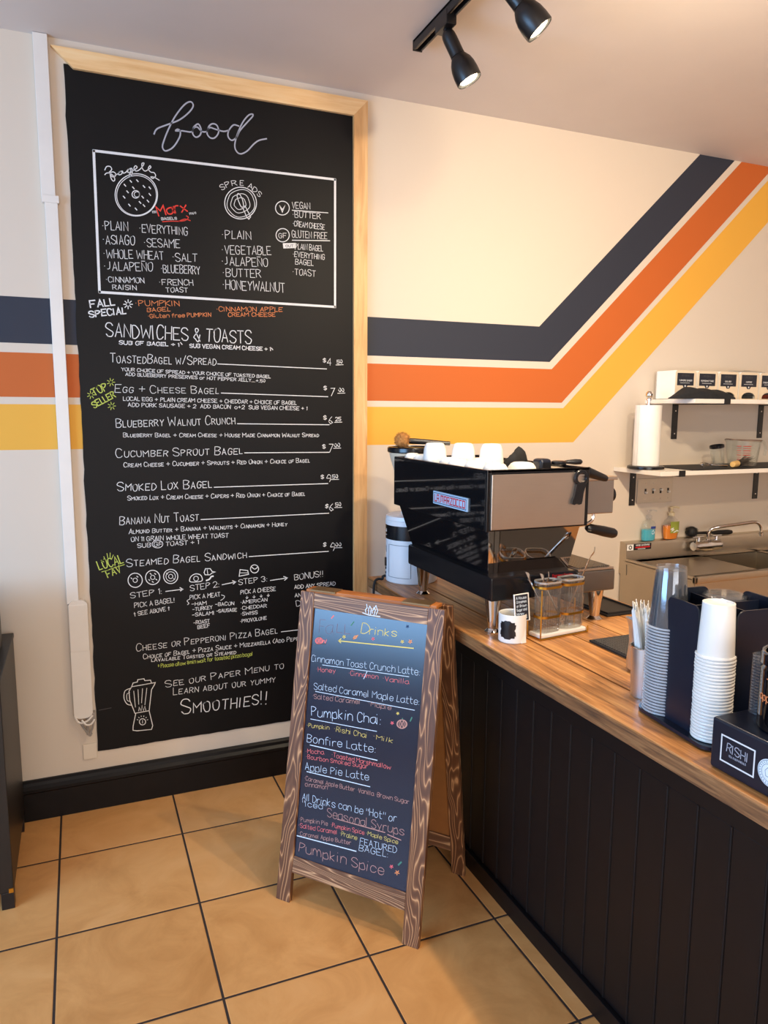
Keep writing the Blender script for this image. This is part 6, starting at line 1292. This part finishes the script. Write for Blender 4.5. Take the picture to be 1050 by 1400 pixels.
ol = fl+fl2[::-1]; m.prism(ol, (0, 0, TZ+.019), (1, 0, 0), (0, 1, 0), (0, 0, 1), .309); m.build('loose_sheet', M_paper, rl, smooth=0)
# black liner mat, whisk, brush, beaker, measuring cup
flat_mat('shelf_liner', 'black liner mat spread on the lower shelf', [(1.735, -.03), (1.75, -.335), (1.80, -.345), (3.2, -.340), (3.2, -.03)], 1.388, .004, M_rubber)
LZ = 1.392
wh = thing('whisk', 'small wire whisk lying on the black shelf liner', 'whisk', (1.95, -.24, LZ))
m = MB()
for k in range(4):
    a = PI*k/4; m.tube([(1.975+.0, -.245, LZ+.014)]+[(1.975-.075*math.sin(t*PI)**.6*(1 if t < .5 else 1)-.0, -.245+.020*math.cos(a)*math.sin(2*PI*t), LZ+.016+.0135*math.sin(a)*math.sin(2*PI*t)) for t in (.12, .3, .5, .7, .88)]+[(1.975, -.245, LZ+.014)], .0012, 5, 4)
m.build('wires', M_chrome, wh)
m = MB(); m.lathe([(0, 0), (.004, .001), (.0045, .02), (.003, .035), (.005, .07), (.0055, .10), (0, .102)], (1.972, -.245, LZ+.012), 12, (.97, -.1, -.05)); m.build('handle', M_chrome, wh)
wb = thing('pastry_brush', 'wooden handled brush with dark bristles lying by the measuring cup', 'brush', (2.14, -.26, LZ))
m = MB(); m.lathe([(0, 0), (.013, .001), (.0165, .006), (.0165, .062), (.0155, .068), (0, .068)], (2.055, -.305, LZ+.0175), 20, (.92, .36, .04)); m.build('handle', mat('pale_brush_wood', (222, 180, 108), .5), wb)
m = MB(); m.lathe([(.016, 0), (.0175, .003), (.0175, .016), (.016, .018), (0, .018), (0, 0), (.016, 0)], (2.112, -.283, LZ+.0195), 20, (.92, .36, .04)); m.build('ferrule', M_black_satin, wb)
rnd = random.Random(8); m = MB()
for k in range(150):
    b = Vector((2.128, -.277, LZ+.020))+Vector((0, rnd.uniform(-.012, .012), rnd.uniform(-.010, .012))); t = b+Vector((.10+rnd.uniform(-.02, .03), .03+rnd.uniform(-.035, .03), rnd.uniform(-.015, .03))); t.z = max(t.z, LZ+.002); s_ = Vector((0, .0008, .0008)); m.quad(b-s_, b+s_, t+s_*.5, t-s_*.5)
m.build('bristles', mat('dark_bristles', (70, 60, 50), .8, var=.3), wb, fix=False)
bk = thing('shot_beaker', 'small tilted clear beaker with black rim standing on the lower shelf', 'beaker', (2.1, -.17, LZ))
BA = Vector((-.2, 0, 1)).normalized(); bo_ = (2.105, -.165, LZ+.0085)
m = MB(); m.lathe([(0, 0), (.032, 0), (.033, .003), (.036, .095), (.0345, .095), (.030, .005), (0, .005)], bo_, 28, BA); m.build('wall', M_glass, bk)
m = MB(); m.lathe([(.0365, 0), (.038, .001), (.038, .012), (.036, .014), (.034, .012), (.034, .001), (.0365, 0)], Vector(bo_)+BA*.092, 28, BA); m.build('rim_band', M_black_satin, bk, label='black rim band')
mc = thing('measuring_cup', 'large clear glass measuring cup with red markings on the lower shelf', 'measuring cup', (2.27, -.18, LZ))
MCX, MCY = 2.285, -.16
def mc_ring(r, z, sp=0): return [(MCX+(r+sp*max(0, math.cos(a-PI))**10)*math.cos(a), MCY+(r+sp*max(0, math.cos(a-PI))**10)*math.sin(a), LZ+z+sp*.4*max(0, math.cos(a-PI))**8) for a in [2*PI*k/40 for k in range(40)]]
m = MB(); m.rings([mc_ring(.02, .001), mc_ring(.070, .001), mc_ring(.075, .006), mc_ring(.090, .128, .010), mc_ring(.094, .136, .022), mc_ring(.092, .138, .022), mc_ring(.087, .128, .010), mc_ring(.072, .010), mc_ring(.02, .007)]); m.build('bowl', M_glass, mc)
m = MB(); m.tube([(MCX+.09, MCY, LZ+.125), (MCX+.14, MCY, LZ+.132), (MCX+.172, MCY, LZ+.10), (MCX+.168, MCY, LZ+.05)], .008, 8, 6); m.build('handle', M_glass, mc)
m = MB(); m.tube(mc_ring(.093, .137, .022), .0024, 6, closed=True); m.build('rim', mat('glass_edge', (130, 104, 88), .2), mc)
m = MB()
for k in range(7):
    z = .035+k*.012
    for (a0, a1) in ((-2.75, -2.5), (-2.4, -1.95)):
        r_ = .0755+(z-.006)/.122*.0155; m.tube([(MCX+(r_+.0006)*math.cos(a0+(a1-a0)*t/5), MCY+(r_+.0006)*math.sin(a0+(a1-a0)*t/5), LZ+z) for t in range(6)], .0013 if k % 2 else .0022, 5)
m.build('red_markings', mat('red_glass_print', (190, 66, 50), .5), mc)
# switch plate
sw = thing('switch_plate', 'four-gang metal switch plate on the wall below the lower shelf', 'switch plate', (1.82, 0, 1.18))
m = MB(); m.box(1.697, 1.946, -.007, 0, 1.182, 1.319, .003); m.build('plate', mat('cream_metal_plate', (206, 192, 172), .35, .3, var=.02), sw)
for k, x in enumerate((1.752, 1.805, 1.859, 1.912)):
    m = MB(); m.box(x-.006, x+.006, -.008, -.006, 1.234, 1.262); m.build('slot', M_blackpl, sw)
    m = MB(); s_ = -1 if k in (0, 3) else 1; m.box(x-.005, x+.005, -.022, -.006, 1.248+s_*.006-.005, 1.248+s_*.006+.006, .002); m.build('toggle', M_white, sw)
    m = MB()
    for z in (1.205, 1.292): m.lathe([(0, 0), (.003, 0), (.0025, .0012), (0, .0015)], (x, -.007, z), 8, (0, -1, 0))
    m.build('screw', M_chrome, sw)

# ================================================================== SINK
sk = thing('sink', 'stainless steel compartment sink with tall backsplash along the wall', 'sink', (2.6, -.3, 0))
SX0, SX1, SZ = 1.600, 3.9, .885
m = MB(); m.prism([(0, .80), (-.06, .80), (-.055, SZ), (-.052, .955), (-.045, .972), (0, .976)], (SX0, 0, 0), (0, 1, 0), (0, 0, 1), (1, 0, 0), SX1-SX0); m.build('backsplash', M_sink, sk)
SYF = -.545
basins = [(2.10, 2.52), (2.56, 2.98), (3.02, 3.44)]
m = MB(); prev = SX0
for a, b in basins+[(SX1, SX1)]: m.box(prev, a, SYF+.05, -.05, SZ-.012, SZ-.008); prev = b
m.box(SX0, SX1, SYF+.02, -.49+.02, SZ-.012, SZ-.008); m.box(SX0, SX1, -.10, -.05, SZ-.012, SZ-.008); m.build('drainboard', M_sink, sk)
m = MB(); m.box(SX0, SX1, SYF, SYF+.022, SZ-.030, SZ+.006, .006); m.box(SX0, SX0+.02, SYF, -.05, SZ-.030, SZ+.006, .006); m.build('raised_rim', M_sink, sk)
for a, b in basins:
    y0, y1, zb = -.47, -.10, .62
    m = MB(); m.box(a-.002, a, y0, y1, zb, SZ-.008); m.box(b, b+.002, y0, y1, zb, SZ-.008); m.box(a, b, y0-.002, y0, zb, SZ-.008); m.box(a, b, y1, y1+.002, zb, SZ-.008); m.box(a, b, y0, y1, zb-.003, zb); m.build('basin', M_sink, sk)
m = MB(); m.box(SX0+.004, SX0+.008, SYF+.01, -.01, .02, SZ-.02); m.build('end_panel', M_sink, sk)
m = MB(); m.box(SX0+.008, SX1, SYF+.008, SYF+.012, .02, SZ-.02); m.build('apron', M_sink, sk)
m = MB(); m.box(1.601, 1.645, -.0575, -.0555, .934, .966, .0008); m.build('white_sticker', M_paper, sk); m = MB(); m.ribbon([(1.623+.009*math.cos(2*PI*k/16), .950+.009*math.sin(2*PI*k/16)) for k in range(16)], .005, (0, -.0578, 0), (1, 0, 0), (0, 0, 1), True); m.build('sticker_ring', CH['k'], sk, smooth=0, fix=False)
m = MB(); m.box(1.647, 1.768, -.0575, -.0555, .934, .968, .0008); m.build('black_sticker', M_blackpl, sk)
m = MB(); simple_text(m, 'HAND WASHING', (1.660, -.0578, .956), (1, 0, 0), (0, 0, 1), .095, .008, .002); m.ribbon([(1.675, .939), (1.725, .939)], .003, (0, -.0578, 0), (1, 0, 0), (0, 0, 1)); m.build('white_lettering', CH['w'], sk, smooth=0, fix=False)
m = MB(); m.ribbon([(1.66, .948), (1.757, .948)], .007, (0, -.0578, 0), (1, 0, 0), (0, 0, 1)); m.build('red_band', M_red, sk, smooth=0, fix=False)
fc = thing('faucet', 'chrome wall faucet with long swing spout over the sink', 'faucet', (2.14, -.055, .93))
m = MB(); m.lathe([(0, 0), (.024, .001), (.030, .02), (.030, .05), (.034, .075), (.036, .10), (.034, .125), (.030, .15), (.030, .18), (.024, .199), (0, .20)], (2.036, -.092, .935), 22, (1, 0, 0)); m.build('body', M_chrome, fc)
m = MB(); m.lathe([(.022, 0), (.02, .03), (.012, .04), (0, .04)], (2.075, -.058, .935), 16, (0, -1, 0)); m.lathe([(.022, 0), (.02, .03), (.012, .04), (0, .04)], (2.2, -.058, .935), 16, (0, -1, 0)); m.build('wall_flange', M_chrome, fc)
for x in (2.072, 2.205):
    m = MB(); m.cyl((x, -.092, .955), (x, -.092, .985), .012, .010, 14); m.box(x-.035, x+.035, -.100, -.084, .983, .992, .003, 2); m.build('handle', M_chrome, fc)
m = MB(); m.tube([(2.145, -.092, .955), (2.145, -.092, 1.00), (2.150, -.10, 1.025), (2.17, -.11, 1.037), (2.21, -.13, 1.046), (2.30, -.16, 1.058), (2.36, -.185, 1.068), (2.395, -.196, 1.066), (2.418, -.20, 1.045), (2.426, -.2, 1.005)], .0095, 12, 5, taper=(1.1, .9)); m.lathe([(.013, 0), (.013, .018), (.011, .02), (.011, 0), (.013, 0)], (2.426, -.2, .99), 14); m.build('spout', M_chrome, fc)
db = thing('dish_brush', 'black round-headed dish brush lying on the sink backsplash', 'brush', (2.2, -.03, .976))
fuzz((2.078, -.034, 1.008), .036, 500, .01, 6).build('bristle_head', M_rubber, db, fix=False)
m = MB(); m.lathe([(0, 0), (.008, .001), (.009, .10), (.006, .12), (.013, .17), (.0145, .25), (.011, .28), (0, .285)], (2.105, -.034, .998), 12, (.995, .01, -.035)); m.build('handle', M_rubber, db)
# soap bottles
def bottle(name, label, x, w_, d_, hb, liquid, lv, lm, labm, pump_m, rounded):
    y, z = -.030, .976
    t = thing(name, label, 'soap bottle', (x, y, z))
    def ov(kx, ky, zz): return [(x+w_/2*kx*math.copysign(abs(math.cos(a))**.75, math.cos(a)), y+d_/2*ky*math.copysign(abs(math.sin(a))**.75, math.sin(a)), z+zz) for a in [2*PI*k/32 for k in range(32)]]
    pf = [(.90, 0), (.97, .004), (1, .02), (.99, hb*.6), (.97, hb*.8), (.80, hb*.93), (.42, hb), (.30, hb+.008)] if not rounded else [(.80, 0), (.86, .004), (.97, hb*.3), (1.0, hb*.45), (.96, hb*.65), (.80, hb*.85), (.45, hb*.98), (.30, hb+.008)]
    m = MB(); m.rings([ov(k, k, q) for k, q in pf]); m.build('bottle', M_glass, t)
    m = MB(); pl = [(k*.95, q+.002) for k, q in pf if q < hb*lv]; pl.append((pl[-1][0], hb*lv)); m.rings([ov(k, k, q) for k, q in pl]); m.build('soap', lm, t, label=liquid)
    m = MB(); lx0, lx1, lz0, lz1 = labm[1]
    rs = [[Vector((x+w_/2*(lx0+(lx1-lx0)*f), y-d_/2*(1.0 if not rounded else 1.02)*max(.05, 1-abs(lx0+(lx1-lx0)*f)**2.7)**.38-.0012, z+zz)) for f in [k/8 for k in range(9)]] for zz in (lz0, (lz0+lz1)/2, lz1)]
    for i in range(2):
        for k in range(8): m.quad(rs[i][k], rs[i][k+1], rs[i+1][k+1], rs[i+1][k])
    m.build('label_panel', labm[0], t, fix=False)
    m = MB(); m.lathe([(0, hb+.006), (.017, hb+.006), (.017, hb+.024), (.012, hb+.028), (.006, hb+.03), (.006, hb+.045), (.012, hb+.047), (.013, hb+.056), (0, hb+.058)], (x, y, z), 20); m.tube([(x, y, z+hb+.053), (x+.02, y-.008, z+hb+.055), (x+.04, y-.014, z+hb+.050)], .005, 8, 4); m.build('pump', pump_m, t)
    return t
b1 = bottle('soap_bottle', 'clear pump bottle of blue soap on the sink backsplash', 1.766, .086, .046, .115, 'blue liquid soap', .55, M_blue, (M_bluelab, (-.1, .85, .068, .082)), M_plastic, False)
b2 = bottle('soap_bottle', 'rounded pump bottle of orange soap with green label on the sink backsplash', 1.925, .104, .046, .125, 'orange liquid soap', .62, M_orange, (M_green, (-.45, .85, .036, .100)), mat('frosted_pump', (214, 196, 160), .4), True)
m = MB(); m.ribbon([(-.022, .058), (-.006, .064), (-.012, .050), (.0, .056)], .006, (1.925, -.0555, .976), (1, 0, 0), (0, 0, 1)); m.ribbon([(.0, .040), (.022, .050), (.032, .046)], .006, (1.925, -.0555, .976), (1, 0, 0), (0, 0, 1)); m.build('label_print', CH['w'], b2, smooth=0, fix=False)
m = MB(); m.ribbon([(.004, .052), (.014, .060), (.022, .045), (.010, .038), (.004, .046)], .003, (1.766, -.0545, .976), (1, 0, 0), (0, 0, 1)); m.build('label_print', CH['sw'], b1, smooth=0, fix=False)
